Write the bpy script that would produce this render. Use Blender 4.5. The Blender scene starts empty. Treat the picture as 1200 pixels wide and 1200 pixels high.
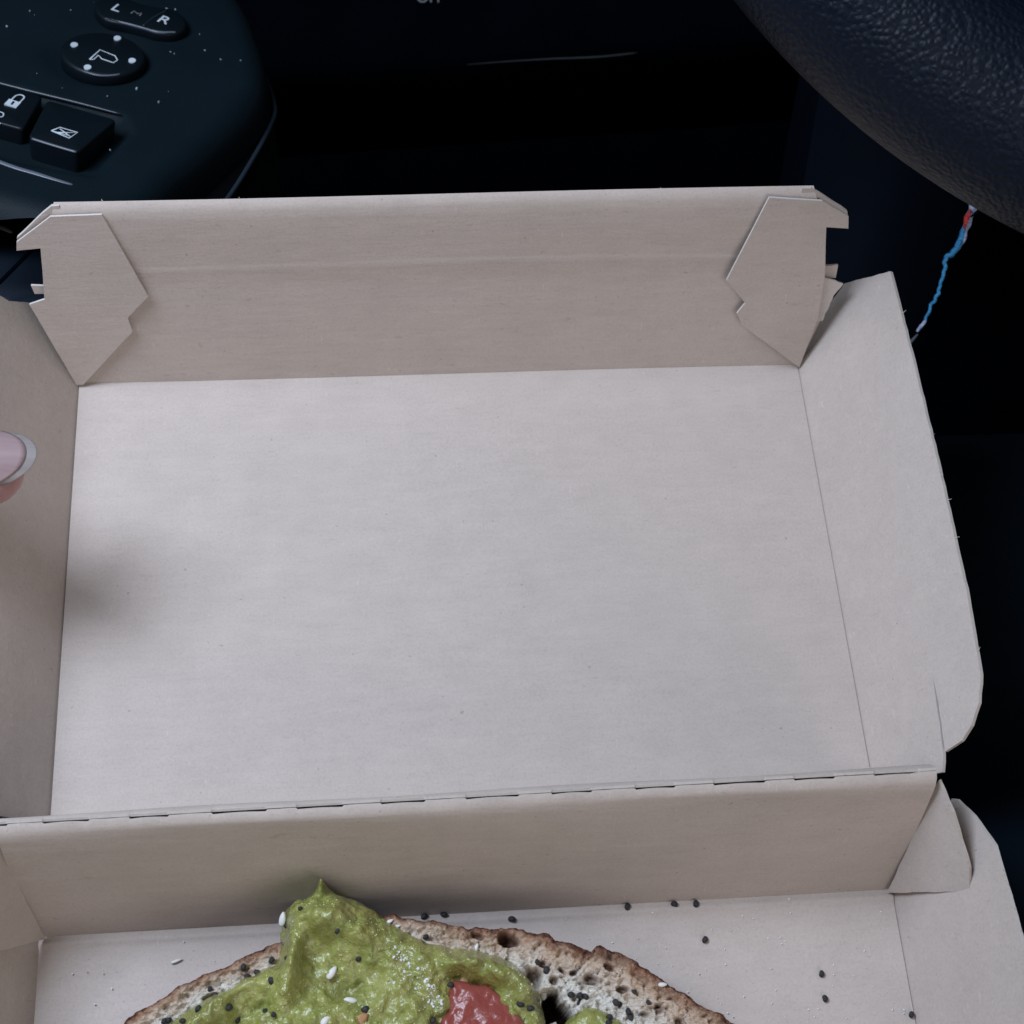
import bpy, bmesh, math, random
import numpy as np
from mathutils import Vector, Matrix, Euler
random.seed(7)
rng = np.random.default_rng(7)
scene = bpy.context.scene
COL = scene.collection

# ------------------------------------------------------------------ camera
cam_d = bpy.data.cameras.new('camera')
cam_d.sensor_width = 36.0
cam_d.lens = 54.0
cam_d.clip_start = 0.01
cam_d.clip_end = 50.0
cam = bpy.data.objects.new('camera', cam_d)
COL.objects.link(cam)
cam.location = (-0.0210, -0.0777, 0.3626)
cam.rotation_euler = Euler((0.4698, -0.0653, -0.0695), 'XYZ')
scene.camera = cam
cam_d.dof.use_dof = True
cam_d.dof.focus_distance = 0.365
cam_d.dof.aperture_fstop = 38.0

# ------------------------------------------------------------------ light
world = bpy.data.worlds.new('World')
scene.world = world
world.use_nodes = True
bg = world.node_tree.nodes['Background']
bg.inputs['Color'].default_value = (0.95, 0.95, 1.0, 1)
bg.inputs['Strength'].default_value = 0.115


def area_light(name, loc, target, sx, sy, power, color):
    d = bpy.data.lights.new(name, 'AREA')
    d.shape = 'RECTANGLE'
    d.size, d.size_y = sx, sy
    d.energy = power
    d.color = color
    o = bpy.data.objects.new(name, d)
    COL.objects.link(o)
    o.location = loc
    o.rotation_euler = (Vector(target) - Vector(loc)).to_track_quat('-Z', 'Y').to_euler()
    return o


# daylight through the driver's side window and windscreen (upper left, ahead)
KEY = Vector((-0.45, 0.26, 1.0)).normalized()
area_light('side_window_light', Vector((-0.04, 0.03, 0)) + KEY * 0.60, (-0.05, 0.03, 0), 0.25, 0.25, 3.85, (0.765, 0.885, 1.09))
# added soft fill from behind right, brightens the back and left walls
area_light('fill_light', (0.26, -0.50, 0.36), (-0.01, 0.0, 0.02), 0.50, 0.42, 1.20, (1.03, 0.96, 0.94))
scene.view_settings.view_transform = 'Standard'
scene.view_settings.look = 'None'
scene.view_settings.exposure = 0.0
scene.view_settings.gamma = 1.0
scene.cycles.max_bounces = 8
scene.cycles.use_denoising = True


# ------------------------------------------------------------------ helpers
def link(o, parent=None):
    COL.objects.link(o)
    if parent is not None:
        o.parent = parent
    return o


def mesh_obj(name, verts, faces, mat, parent=None, smooth=False):
    me = bpy.data.meshes.new(name)
    me.from_pydata([tuple(v) for v in verts], [], [tuple(f) for f in faces])
    me.update()
    if mat:
        me.materials.append(mat)
    if smooth:
        me.polygons.foreach_set('use_smooth', [True] * len(me.polygons))
    o = bpy.data.objects.new(name, me)
    return link(o, parent)


def bm_obj(name, bm, mat, parent=None, smooth=False):
    bmesh.ops.recalc_face_normals(bm, faces=bm.faces)
    me = bpy.data.meshes.new(name)
    bm.to_mesh(me)
    bm.free()
    if mat:
        me.materials.append(mat)
    if smooth:
        me.polygons.foreach_set('use_smooth', [True] * len(me.polygons))
    o = bpy.data.objects.new(name, me)
    return link(o, parent)


def empty(name, loc=(0, 0, 0), label=None, cat=None, group=None):
    o = bpy.data.objects.new(name, None)
    o.empty_display_size = 0.01
    o.location = loc
    link(o)
    tag(o, label, cat, group)
    return o


def tag(o, label=None, cat=None, group=None, kind=None):
    if label: o['label'] = label
    if cat: o['category'] = cat
    if group: o['group'] = group
    if kind: o['kind'] = kind
    return o


def hash3(i, j, k, s=0):
    h = (i * 374761393 + j * 668265263 + k * 2147483647 + s * 1274126177) & 0xFFFFFFFF
    h = ((h ^ (h >> 13)) * 1274126177) & 0xFFFFFFFF
    return ((h ^ (h >> 16)) & 0xFFFFFF) / float(0xFFFFFF)


def vnoise(P, scale, seed=0):
    """value noise, P (n,3), -> about -1..1"""
    Q = np.asarray(P, float) * scale
    I = np.floor(Q).astype(np.int64)
    F = Q - I
    F = F * F * (3 - 2 * F)
    out = 0
    for a in (0, 1):
        for b in (0, 1):
            for c in (0, 1):
                w = (F[:, 0] if a else 1 - F[:, 0]) * (F[:, 1] if b else 1 - F[:, 1]) * (F[:, 2] if c else 1 - F[:, 2])
                out = out + w * hash3(I[:, 0] + a + 5000, I[:, 1] + b + 5000, I[:, 2] + c + 5000, seed)
    return out * 2 - 1


def fbm(P, scale, octv=3, seed=0):
    o, a, t = 0, 1.0, 0
    for k in range(octv):
        o = o + a * vnoise(P, scale * 2 ** k, seed + k * 11)
        t += a
        a *= 0.5
    return o / t


def worley(P, scale, seed=0):
    """nearest feature distance in cell units, 2-D in x,y"""
    Q = np.asarray(P, float)[:, :2] * scale
    I = np.floor(Q).astype(np.int64)
    best = np.full(len(Q), 9.0)
    rid = np.zeros(len(Q))
    for a in (-1, 0, 1):
        for b in (-1, 0, 1):
            ci, cj = I[:, 0] + a, I[:, 1] + b
            z = np.zeros_like(ci)
            fx = ci + hash3(ci + 5000, cj + 5000, z, seed)
            fy = cj + hash3(ci + 5000, cj + 5000, z, seed + 1)
            d = np.hypot(Q[:, 0] - fx, Q[:, 1] - fy)
            m = d < best
            best = np.where(m, d, best)
            rid = np.where(m, hash3(ci + 5000, cj + 5000, z, seed + 2), rid)
    return best, rid


def poly_dist(px, py, poly):
    """signed distance, positive inside"""
    poly = np.asarray(poly, float)
    n = len(poly)
    d = np.full(px.shape, 9e9)
    inside = np.zeros(px.shape, bool)
    for i in range(n):
        ax, ay = poly[i]
        bx, by = poly[(i + 1) % n]
        ex, ey = bx - ax, by - ay
        t = np.clip(((px - ax) * ex + (py - ay) * ey) / (ex * ex + ey * ey), 0, 1)
        d = np.minimum(d, np.hypot(px - ax - t * ex, py - ay - t * ey))
        c = ((ay > py) != (by > py)) & (px < (bx - ax) * (py - ay) / (by - ay + 1e-30) + ax)
        inside ^= c
    return np.where(inside, d, -d)


def smooth_closed(pts, step):
    """Catmull-Rom closed resample of 2-D points"""
    P = [np.array(p, float) for p in pts]
    n = len(P)
    out = []
    for i in range(n):
        p0, p1, p2, p3 = P[i - 1], P[i], P[(i + 1) % n], P[(i + 2) % n]
        k = max(2, int(np.linalg.norm(p2 - p1) / step))
        for j in range(k):
            t = j / k
            out.append(0.5 * ((2 * p1) + (-p0 + p2) * t + (2 * p0 - 5 * p1 + 4 * p2 - p3) * t * t + (-p0 + 3 * p1 - 3 * p2 + p3) * t ** 3))
    return np.array(out)


def smooth_open(pts, sub):
    P = [np.array(p, float) for p in pts]
    n = len(P)
    out = []
    for i in range(n - 1):
        p0, p1, p2, p3 = P[max(i - 1, 0)], P[i], P[i + 1], P[min(i + 2, n - 1)]
        for j in range(sub):
            t = j / sub
            out.append(0.5 * ((2 * p1) + (-p0 + p2) * t + (2 * p0 - 5 * p1 + 4 * p2 - p3) * t * t + (-p0 + 3 * p1 - 3 * p2 + p3) * t ** 3))
    out.append(P[-1])
    return out


def tube(bm, pts, rad, sides=6, flat=1.0, nrm=None):
    """tube along pts; rad number or list; flat squashes along nrm"""
    pts = [Vector(p) for p in pts]
    n = len(pts)
    rad = [rad] * n if isinstance(rad, (int, float)) else rad
    rings = []
    up = Vector(nrm) if nrm is not None else Vector((0.13, 0.31, 0.94))
    for i, p in enumerate(pts):
        t = (pts[min(i + 1, n - 1)] - pts[max(i - 1, 0)]).normalized()
        a = t.cross(up)
        if a.length < 1e-6:
            a = t.cross(Vector((1, 0, 0)))
        a.normalize()
        b = a.cross(t).normalized()
        rings.append([bm.verts.new(p + (a * math.cos(2 * math.pi * k / sides) + b * flat * math.sin(2 * math.pi * k / sides)) * rad[i]) for k in range(sides)])
    for i in range(n - 1):
        for k in range(sides):
            bm.faces.new((rings[i][k], rings[i][(k + 1) % sides], rings[i + 1][(k + 1) % sides], rings[i + 1][k]))
    bm.faces.new(rings[0][::-1])
    bm.faces.new(rings[-1])


def prism(bm, pts2, z0, z1, bevel=0.0):
    """vertical prism from a CCW 2-D outline, with optional rounded top edge"""
    pts2 = [Vector((p[0], p[1])) for p in pts2]
    n = len(pts2)
    c = sum(pts2, Vector((0, 0))) / n

    def ring(inset, z):
        out = []
        for p in pts2:
            d = (c - p)
            out.append(bm.verts.new((p.x + d.x / d.length * inset, p.y + d.y / d.length * inset, z)))
        return out
    rings = [ring(0, z0)]
    if bevel > 0:
        for k in range(4):
            a = k / 3 * math.pi / 2
            rings.append(ring(bevel * (1 - math.cos(a)), z1 - bevel + bevel * math.sin(a)))
    else:
        rings.append(ring(0, z1))
    for a, b in zip(rings, rings[1:]):
        for k in range(n):
            bm.faces.new((a[k], a[(k + 1) % n], b[(k + 1) % n], b[k]))
    bm.faces.new(rings[-1])
    bm.faces.new(rings[0][::-1])


# ------------------------------------------------------------------ materials
class NT:
    def __init__(s, name):
        s.m = bpy.data.materials.new(name)
        s.m.use_nodes = True
        s.t = s.m.node_tree
        s.b = s.t.nodes['Principled BSDF']

    def n(s, typ, **kw):
        nd = s.t.nodes.new(typ)
        for k, v in kw.items():
            if k in nd.inputs.keys():
                nd.inputs[k].default_value = v
            else:
                setattr(nd, k, v)
        return nd

    def l(s, a, b):
        s.t.links.new(a, b)

    def mix(s, fac, a, b, blend='MIX'):
        nd = s.t.nodes.new('ShaderNodeMix')
        nd.data_type = 'RGBA'
        nd.blend_type = blend
        for sock, v in ((nd.inputs[0], fac), (nd.inputs[6], a), (nd.inputs[7], b)):
            if hasattr(v, 'is_linked') or hasattr(v, 'links'):
                s.l(v, sock)
            elif isinstance(v, tuple):
                sock.default_value = (*v, 1) if len(v) == 3 else v
            else:
                sock.default_value = v
        return nd.outputs[2]

    def ramp(s, src, stops):
        nd = s.t.nodes.new('ShaderNodeValToRGB')
        cr = nd.color_ramp
        while len(cr.elements) < len(stops):
            cr.elements.new(0.5)
        for e, (p, c) in zip(cr.elements, stops):
            e.position = p
            e.color = (*c, 1) if len(c) == 3 else c
        s.l(src, nd.inputs[0])
        return nd.outputs[0]

    def noise(s, scale, mapping=None, detail=3, rough=0.6):
        tc = s.n('ShaderNodeTexCoord')
        mp = s.n('ShaderNodeMapping')
        s.l(tc.outputs['Object'], mp.inputs['Vector'])
        if mapping:
            mp.inputs['Scale'].default_value = mapping
        nz = s.n('ShaderNodeTexNoise')
        nz.inputs['Scale'].default_value = scale
        nz.inputs['Detail'].default_value = detail
        nz.inputs['Roughness'].default_value = rough
        s.l(mp.outputs['Vector'], nz.inputs['Vector'])
        return nz.outputs['Fac']

    def bump(s, h, strength, dist, prev=None):
        b = s.n('ShaderNodeBump')
        b.inputs['Strength'].default_value = strength
        b.inputs['Distance'].default_value = dist
        s.l(h, b.inputs['Height'])
        if prev is not None:
            s.l(prev, b.inputs['Normal'])
        return b.outputs['Normal']


def cardboard(name, streak, base=(0.530, 0.459, 0.410)):
    """kraft-grey paperboard: pulp mottle, fine fibre grain, faint flute lines"""
    k = NT(name)
    dark = tuple(c * 0.92 for c in base)
    lite = tuple(min(1, c * 1.06) for c in base)
    mott = k.noise(90, None, 4, 0.65)
    st = k.noise(1.0, streak, 3, 0.7)
    fib = k.noise(1500, None, 2, 0.7)
    c1 = k.ramp(mott, [(0.3, dark), (0.7, lite)])
    c2 = k.mix(0.34, c1, k.ramp(st, [(0.25, tuple(c * 0.84 for c in base)), (0.75, tuple(min(1, c * 1.12) for c in base))]))
    c3 = k.mix(0.22, c2, k.ramp(fib, [(0.28, tuple(c * 0.62 for c in base)), (0.45, base), (0.72, tuple(min(1, c * 1.25) for c in base))]))
    fb = k.noise(1.0, (1600, 240, 240), 2, 0.6)
    c3 = k.mix(k.ramp(fb, [(0.68, (0, 0, 0)), (0.74, (0.35, 0.35, 0.35))]), c3, tuple(min(1, c * 1.35) for c in base))
    fb2 = k.noise(1.0, (260, 1500, 260), 2, 0.6)
    c3 = k.mix(k.ramp(fb2, [(0.69, (0, 0, 0)), (0.75, (0.4, 0.4, 0.4))]), c3, tuple(c * 0.66 for c in base))
    spk = k.noise(640, None, 1, 0.5)
    c4 = k.mix(k.ramp(spk, [(0.77, (0, 0, 0)), (0.79, (0.4, 0.4, 0.4))]), c3, (0.22, 0.18, 0.15))
    k.l(c4, k.b.inputs['Base Color'])
    k.b.inputs['Roughness'].default_value = 0.78
    k.b.inputs['Specular IOR Level'].default_value = 0.25
    nb = k.bump(st, 0.35, 0.0003)
    nb = k.bump(fib, 0.25, 0.0001, nb)
    nb = k.bump(k.noise(16, None, 1), 0.07, 0.004, nb)
    k.l(nb, k.b.inputs['Normal'])
    return k.m


M_CARD = cardboard('cardboard_crossways', (70, 380, 380))
M_CARD_SIDE = cardboard('cardboard_side', (350, 420, 350))
M_EDGE = cardboard('cardboard_cut_edge', (300, 300, 300), (0.58, 0.53, 0.485))


def plastic(name, col, rough=0.45, grain=0.0, spec=0.5, scale=1800):
    k = NT(name)
    k.b.inputs['Roughness'].default_value = rough
    k.b.inputs['Specular IOR Level'].default_value = spec
    mott = k.noise(40, None, 3)
    k.l(k.ramp(mott, [(0.3, tuple(c * 0.85 for c in col)), (0.7, tuple(c * 1.15 for c in col))]), k.b.inputs['Base Color'])
    if grain:
        k.l(k.bump(k.noise(scale, None, 2), grain, 0.0003), k.b.inputs['Normal'])
    return k.m


M_PLASTIC = plastic('armrest_plastic', (0.0022, 0.0078, 0.0118), 0.6, 0.35, 0.16)
M_BUTTON = plastic('button_plastic', (0.0016, 0.0048, 0.0080), 0.45, 0.15, 0.28)
M_SLOPE = plastic('door_slope_plastic', (0.0012, 0.0022, 0.0036), 0.6, 0.3, 0.12)
M_BLACK = plastic('footwell_black', (0.0010, 0.0018, 0.0034), 0.95, 0.0, 0.0)
M_NAVY = plastic('knee_panel_plastic', (0.0006, 0.0022, 0.0056), 0.7, 0.3, 0.05)
M_POCKET = plastic('pocket_plastic', (0.0060, 0.0110, 0.0190), 0.6, 0.2, 0.15)
M_SEAT = plastic('seat_fabric', (0.0022, 0.0052, 0.0095), 0.9, 0.6, 0.05, 900)
M_PRINT = plastic('white_print', (0.50, 0.57, 0.62), 0.5)
M_PRINT_DIM = plastic('grey_print', (0.10, 0.105, 0.12), 0.5)
M_TRIM_GLINT = plastic('grey_trim_and_glint', (0.11, 0.13, 0.16), 0.35)  # real trim, and painted edge highlights on the switches
M_LIP_GLINT = plastic('lip_and_glint_plastic', (0.018, 0.028, 0.040), 0.35)
M_TRAYGLINT = plastic('tray_glint_plastic', (0.005, 0.008, 0.012), 0.4)
M_DUST = plastic('dust', (0.24, 0.30, 0.34), 0.8)


def leather():
    k = NT('wheel_leather')
    k.b.inputs['Roughness'].default_value = 0.5
    k.b.inputs['Specular IOR Level'].default_value = 0.2
    k.b.inputs['Base Color'].default_value = (0.0016, 0.0046, 0.0110, 1)
    tc = k.n('ShaderNodeTexCoord')
    nz = k.n('ShaderNodeTexNoise')
    nz.inputs['Scale'].default_value = 260
    k.l(tc.outputs['Object'], nz.inputs['Vector'])
    mx = k.n('ShaderNodeVectorMath', operation='MULTIPLY_ADD')
    mx.inputs[1].default_value = (0.0016, 0.0016, 0.0016)
    k.l(nz.outputs['Color'], mx.inputs[0])
    k.l(tc.outputs['Object'], mx.inputs[2])
    vo = k.n('ShaderNodeTexVoronoi', feature='SMOOTH_F1')
    vo.inputs['Scale'].default_value = 760
    vo.inputs['Smoothness'].default_value = 0.35
    k.l(mx.outputs[0], vo.inputs['Vector'])
    hgt = k.ramp(vo.outputs['Distance'], [(0.05, (1, 1, 1)), (0.75, (0, 0, 0))])
    nb = k.bump(hgt, 0.34, 0.0009)
    nb = k.bump(k.noise(1600, None, 2), 0.3, 0.0002, nb)
    k.l(nb, k.b.inputs['Normal'])
    return k.m


M_LEATHER = leather()


def skin_mat():
    k = NT('skin')
    c = k.ramp(k.noise(160, None, 3), [(0.3, (0.40, 0.205, 0.19)), (0.7, (0.47, 0.265, 0.245))])
    k.l(c, k.b.inputs['Base Color'])
    k.b.inputs['Roughness'].default_value = 0.5
    k.b.inputs['Subsurface Weight'].default_value = 0.25
    k.b.inputs['Subsurface Radius'].default_value = (0.004, 0.0015, 0.001)
    k.b.inputs['Subsurface Scale'].default_value = 0.5
    k.l(k.bump(k.noise(900, None, 2), 0.3, 0.0003), k.b.inputs['Normal'])
    return k.m


M_SKIN = skin_mat()
k = NT('nail')
k.l(k.ramp(k.noise(1, (120, 900, 120), 2), [(0.3, (0.31, 0.215, 0.22)), (0.7, (0.35, 0.25, 0.255))]), k.b.inputs['Base Color'])
k.b.inputs['Roughness'].default_value = 0.28
M_NAIL = k.m
k = NT('nail_tip')
k.l(k.ramp(k.noise(1, (120, 900, 120), 2), [(0.3, (0.27, 0.24, 0.23)), (0.7, (0.31, 0.28, 0.27))]), k.b.inputs['Base Color'])
k.b.inputs['Roughness'].default_value = 0.3
M_NAILTIP = k.m


def attr(k, name):
    a = k.n('ShaderNodeAttribute')
    a.attribute_name = name
    return a.outputs['Fac']


def bread_mat():
    k = NT('bread')
    n1 = k.noise(420, None, 4, 0.7)
    n2 = k.noise(1400, None, 3, 0.7)
    crumb = k.ramp(n1, [(0.3, (0.52, 0.46, 0.38)), (0.5, (0.73, 0.68, 0.59)), (0.75, (0.85, 0.81, 0.74))])
    crust = k.ramp(k.noise(620, None, 5, 0.8), [(0.33, (0.016, 0.008, 0.007)), (0.43, (0.095, 0.032, 0.018)), (0.52, (0.22, 0.078, 0.042)), (0.60, (0.37, 0.165, 0.092)), (0.70, (0.58, 0.46, 0.36))])
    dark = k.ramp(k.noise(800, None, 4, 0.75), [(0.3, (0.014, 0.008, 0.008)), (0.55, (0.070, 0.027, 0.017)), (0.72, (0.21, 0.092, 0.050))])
    toastc = k.mix(n2, (0.40, 0.19, 0.085), (0.60, 0.41, 0.25))
    c = k.mix(attr(k, 'toasted'), crumb, toastc)
    c = k.mix(attr(k, 'crust'), c, crust)
    c = k.mix(attr(k, 'burnt_and_shade'), c, dark)
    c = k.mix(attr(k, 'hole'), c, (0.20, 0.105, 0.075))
    k.l(c, k.b.inputs['Base Color'])
    k.b.inputs['Roughness'].default_value = 0.75
    k.b.inputs['Specular IOR Level'].default_value = 0.3
    nb = k.bump(n1, 0.9, 0.0012)
    nb = k.bump(n2, 0.9, 0.0006, nb)
    k.l(nb, k.b.inputs['Normal'])
    return k.m


M_BREAD = bread_mat()


def avo_mat():
    k = NT('avocado')
    n1 = k.noise(110, None, 4, 0.6)
    n2 = k.noise(900, None, 3, 0.7)
    n3 = k.noise(650, None, 2, 0.5)
    c = k.ramp(n1, [(0.30, (0.19, 0.185, 0.035)), (0.5, (0.275, 0.295, 0.058)), (0.72, (0.41, 0.405, 0.115))])
    c = k.mix(k.ramp(k.noise(75, None, 3, 0.6), [(0.52, (0, 0, 0)), (0.66, (0.7, 0.7, 0.7))]), c, (0.27, 0.215, 0.045))
    c = k.mix(k.ramp(k.noise(140, None, 3, 0.6), [(0.56, (0, 0, 0)), (0.68, (0.6, 0.6, 0.6))]), c, (0.26, 0.33, 0.075))
    c = k.mix(0.35, c, k.ramp(n2, [(0.3, (0.145, 0.15, 0.035)), (0.7, (0.42, 0.42, 0.16))]))
    c = k.mix(k.ramp(n3, [(0.70, (0, 0, 0)), (0.74, (0.8, 0.8, 0.8))]), c, (0.075, 0.095, 0.018))
    k.l(c, k.b.inputs['Base Color'])
    k.b.inputs['Roughness'].default_value = 0.27
    k.b.inputs['Specular IOR Level'].default_value = 0.5
    k.b.inputs['Subsurface Weight'].default_value = 0.15
    k.b.inputs['Subsurface Radius'].default_value = (0.003, 0.003, 0.001)
    k.b.inputs['Subsurface Scale'].default_value = 0.5
    nb = k.bump(k.noise(420, None, 3), 0.7, 0.0012)
    k.b.inputs['Coat Weight'].default_value = 0.75
    k.b.inputs['Coat Roughness'].default_value = 0.10
    k.l(k.bump(k.noise(900, None, 2, 0.6), 0.5, 0.0006, nb), k.b.inputs['Coat Normal'])
    nb = k.bump(k.noise(1900, None, 3, 0.7), 0.5, 0.0004, nb)
    k.l(nb, k.b.inputs['Normal'])
    return k.m


M_AVO = avo_mat()
k = NT('pulp')
k.l(k.ramp(k.noise(600, None, 2), [(0.3, (0.46, 0.46, 0.15)), (0.7, (0.66, 0.65, 0.34))]), k.b.inputs['Base Color'])
k.b.inputs['Roughness'].default_value = 0.15
M_PULP_GLINT = k.m
k = NT('tomato')
k.l(k.mix(k.ramp(k.noise(190, None, 4), [(0.55, (0, 0, 0)), (0.75, (1, 1, 1))]), (0.27, 0.062, 0.048), (0.41, 0.19, 0.15)), k.b.inputs['Base Color'])
k.b.inputs['Roughness'].default_value = 0.3
k.b.inputs['Subsurface Weight'].default_value = 0.15
k.b.inputs['Subsurface Scale'].default_value = 0.003
k.l(k.bump(k.noise(420, None, 3), 0.5, 0.0008), k.b.inputs['Normal'])
M_TOMATO = k.m
k = NT('black_seed')
k.l(k.ramp(k.noise(900, None, 2), [(0.3, (0.010, 0.010, 0.012)), (0.7, (0.035, 0.034, 0.036))]), k.b.inputs['Base Color'])
k.b.inputs['Roughness'].default_value = 0.5
k.l(k.bump(k.noise(4200, None, 2), 0.7, 0.0003), k.b.inputs['Normal'])
M_SEED = k.m
k = NT('sesame')
k.l(k.ramp(k.noise(500, None, 2), [(0.3, (0.66, 0.64, 0.58)), (0.7, (0.76, 0.75, 0.71))]), k.b.inputs['Base Color'])
k.b.inputs['Roughness'].default_value = 0.45
M_SESAME = k.m
k = NT('salt')
k.b.inputs['Base Color'].default_value = (0.82, 0.83, 0.84, 1)
k.b.inputs['Roughness'].default_value = 0.25
M_SALT = k.m
k = NT('tan_flake')
k.l(k.ramp(k.noise(500, None, 3), [(0.3, (0.40, 0.20, 0.09)), (0.7, (0.56, 0.33, 0.17))]), k.b.inputs['Base Color'])
M_FLAKE = k.m


def cord_mat(name, a, b):
    k = NT(name)
    k.l(k.ramp(k.noise(700, None, 2), [(0.35, a), (0.65, b)]), k.b.inputs['Base Color'])
    k.b.inputs['Roughness'].default_value = 0.7
    k.l(k.bump(k.noise(1, (900, 900, 2500), 2), 0.7, 0.0006), k.b.inputs['Normal'])
    return k.m


M_CBLUE = cord_mat('cord_blue', (0.02, 0.17, 0.42), (0.05, 0.34, 0.62))
M_CWHITE = cord_mat('cord_pale', (0.30, 0.38, 0.62), (0.55, 0.62, 0.80))
M_CRED = cord_mat('cord_red', (0.50, 0.03, 0.04), (0.65, 0.07, 0.06))


# ------------------------------------------------------------------ car interior: footwell and seat
def sheet(name, prof, x0, x1, nx, mat, amp=0.0):
    """profile (y,z) swept along x"""
    V, F = [], []
    for i in range(nx + 1):
        x = x0 + (x1 - x0) * i / nx
        for (y, z) in prof:
            V.append((x, y, z + amp * math.sin(x * 21 + y * 17)))
    m = len(prof)
    for i in range(nx):
        for j in range(m - 1):
            a = i * m + j
            F.append((a, a + m, a + m + 1, a + 1))
    return mesh_obj(name, V, F, mat, None, True)


fw = sheet('footwell', [(-0.9, -0.42), (0.2, -0.42), (0.42, -0.40), (0.56, -0.33), (0.66, -0.20), (0.72, 0.0), (0.75, 0.35)], -0.9, 0.9, 6, M_BLACK)
tag(fw, 'black unlit footwell and bulkhead behind the cardboard box', kind='structure')

# seat squab under the base tray
prof = [(-0.42, -0.004), (-0.2, -0.003), (-0.06, -0.0025), (-0.01, -0.0025), (0.015, -0.007), (0.045, -0.024), (0.10, -0.033), (0.14, -0.045), (0.165, -0.075), (0.172, -0.13), (0.172, -0.40)]
st = sheet('car_seat', smooth_open([np.array(p) for p in prof], 4), -0.42, 0.42, 30, M_SEAT)
tag(st, 'dark navy car seat edge showing beside the box', 'seat')

# ------------------------------------------------------------------ door armrest with switches
AX = Vector((0.9857, -0.1260, -0.1121))
AY = Vector((0.0861, 0.9476, -0.3076))
AN = AX.cross(AY).normalized()
AY = AN.cross(AX).normalized()
AX.normalize()
arm = empty('switch_console', (0, 0, 0), 'dark plastic car door console with window and mirror switches', 'console')
arm.matrix_world = Matrix(((AX.x, AY.x, AN.x, -0.0975), (AX.y, AY.y, AN.y, 0.2593), (AX.z, AY.z, AN.z, 0.0074), (0, 0, 0, 1)))
mm = 0.001
crest = smooth_closed([(p[0] * mm, p[1] * mm) for p in [(30, 52), (40.1, 25.6), (44.6, 5.8), (44.4, -9.4), (37.1, -30.8), (28.2, -51.4), (20.0, -72.0), (12, -84), (-12, -80), (-60, -72), (-120, -60), (-120, 40), (-60, 32), (-34, 24), (-22, 42), (-8, 62), (14, 66)]], 0.003)
xs = np.arange(-130, 92, 1.5) * mm
ys = np.arange(-135, 105, 1.5) * mm
GX, GY = np.meshgrid(xs, ys, indexing='ij')
D = poly_dist(GX.ravel(), GY.ravel(), crest)
out = np.clip(-D + 0.004, 0, None)
Rr = 0.009
z = np.where(out < Rr * 0.985, -(Rr - np.sqrt(np.clip(Rr * Rr - np.minimum(out, Rr * 0.985) ** 2, 0, None))), -(Rr * 0.827) - (out - Rr * 0.985) * 5.0)
z = np.maximum(z, -0.13)
z += fbm(np.c_[GX.ravel(), GY.ravel(), 0 * D], 25, 2, 3) * 0.0004
# shallow dish around mirror knob and trough around the window switches
dk = np.hypot(GX.ravel() + 0.001, GY.ravel() + 0.003)
z -= 0.0016 * np.exp(-(dk / 0.0145) ** 6)
tr = poly_dist(GX.ravel(), GY.ravel(), np.array([(-45, -23), (-17.7, -27.1), (11.5, -32.0), (15, -40), (9.5, -63.5), (-12, -62.5), (-45, -52)]) * mm)
z -= 0.0022 * np.clip(tr / 0.0025 + 0.4, 0, 1)
ny = len(ys)
F = []
for i in range(len(xs) - 1):
    for j in range(ny - 1):
        a = i * ny + j
        if min(z[a], z[a + 1], z[a + ny], z[a + ny + 1]) > -0.1295 and ys[j] > -0.0845:
            F.append((a, a + ny, a + ny + 1, a + 1))
mesh_obj('armrest_shell', np.c_[GX.ravel(), GY.ravel(), z], F, M_PLASTIC, arm, True)


def arm_tube(name, pts, rad, mat, parent=arm, sides=6, sub=6, flat=1.0):
    bm = bmesh.new()
    P = smooth_open([np.array((p[0] * mm, p[1] * mm, p[2] * mm)) for p in pts], sub) if sub > 1 else [(p[0] * mm, p[1] * mm, p[2] * mm) for p in pts]
    if isinstance(rad, list):
        rad = list(np.interp(np.linspace(0, 1, len(P)), np.linspace(0, 1, len(rad)), rad))
    tube(bm, P, rad, sides, flat, (0.01, 0.02, 1))
    return bm_obj(name, bm, mat, parent, True)


# lip of the lower door moulding, its edge highlight painted in lighter plastic
LIP = [(42.0, 36, -14), (45.1, 27.2, -12), (47.7, 21.1, -12), (51.8, 5.8, -12), (51.8, -4.3, -12), (49.2, -21.9, -12), (44.6, -45.0, -12), (40.2, -57.8, -12), (30, -78, -12)]
arm_tube('moulding_lip_glint', LIP, [0.0001, 0.0002, 0.0005, 0.0008, 0.0008, 0.0008, 0.0008, 0.0008], M_LIP_GLINT)
# lower moulding skin that runs from the lip inward under the armrest and down to the sill
bm = bmesh.new()
lip = smooth_open([np.array((p[0], p[1], p[2] - 0.6)) for p in LIP], 6)
r0 = [bm.verts.new(Vector(p) * mm) for p in lip]
r1 = [bm.verts.new(Vector((p[0] - 2, p[1] - 1, -45)) * mm) for p in lip]
r2 = [bm.verts.new(Vector((p[0] - 12, p[1] - 4, -150)) * mm) for p in lip]
rin = [bm.verts.new(Vector((p[0] - 26, p[1] - 4, -18)) * mm) for p in lip]
for ra, rb in ((rin, r0), (r0, r1), (r1, r2)):
    for i in range(len(lip) - 1):
        bm.faces.new((ra[i], ra[i + 1], rb[i + 1], rb[i]))
bm_obj('lower_moulding', bm, M_SLOPE, arm, True)

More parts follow.
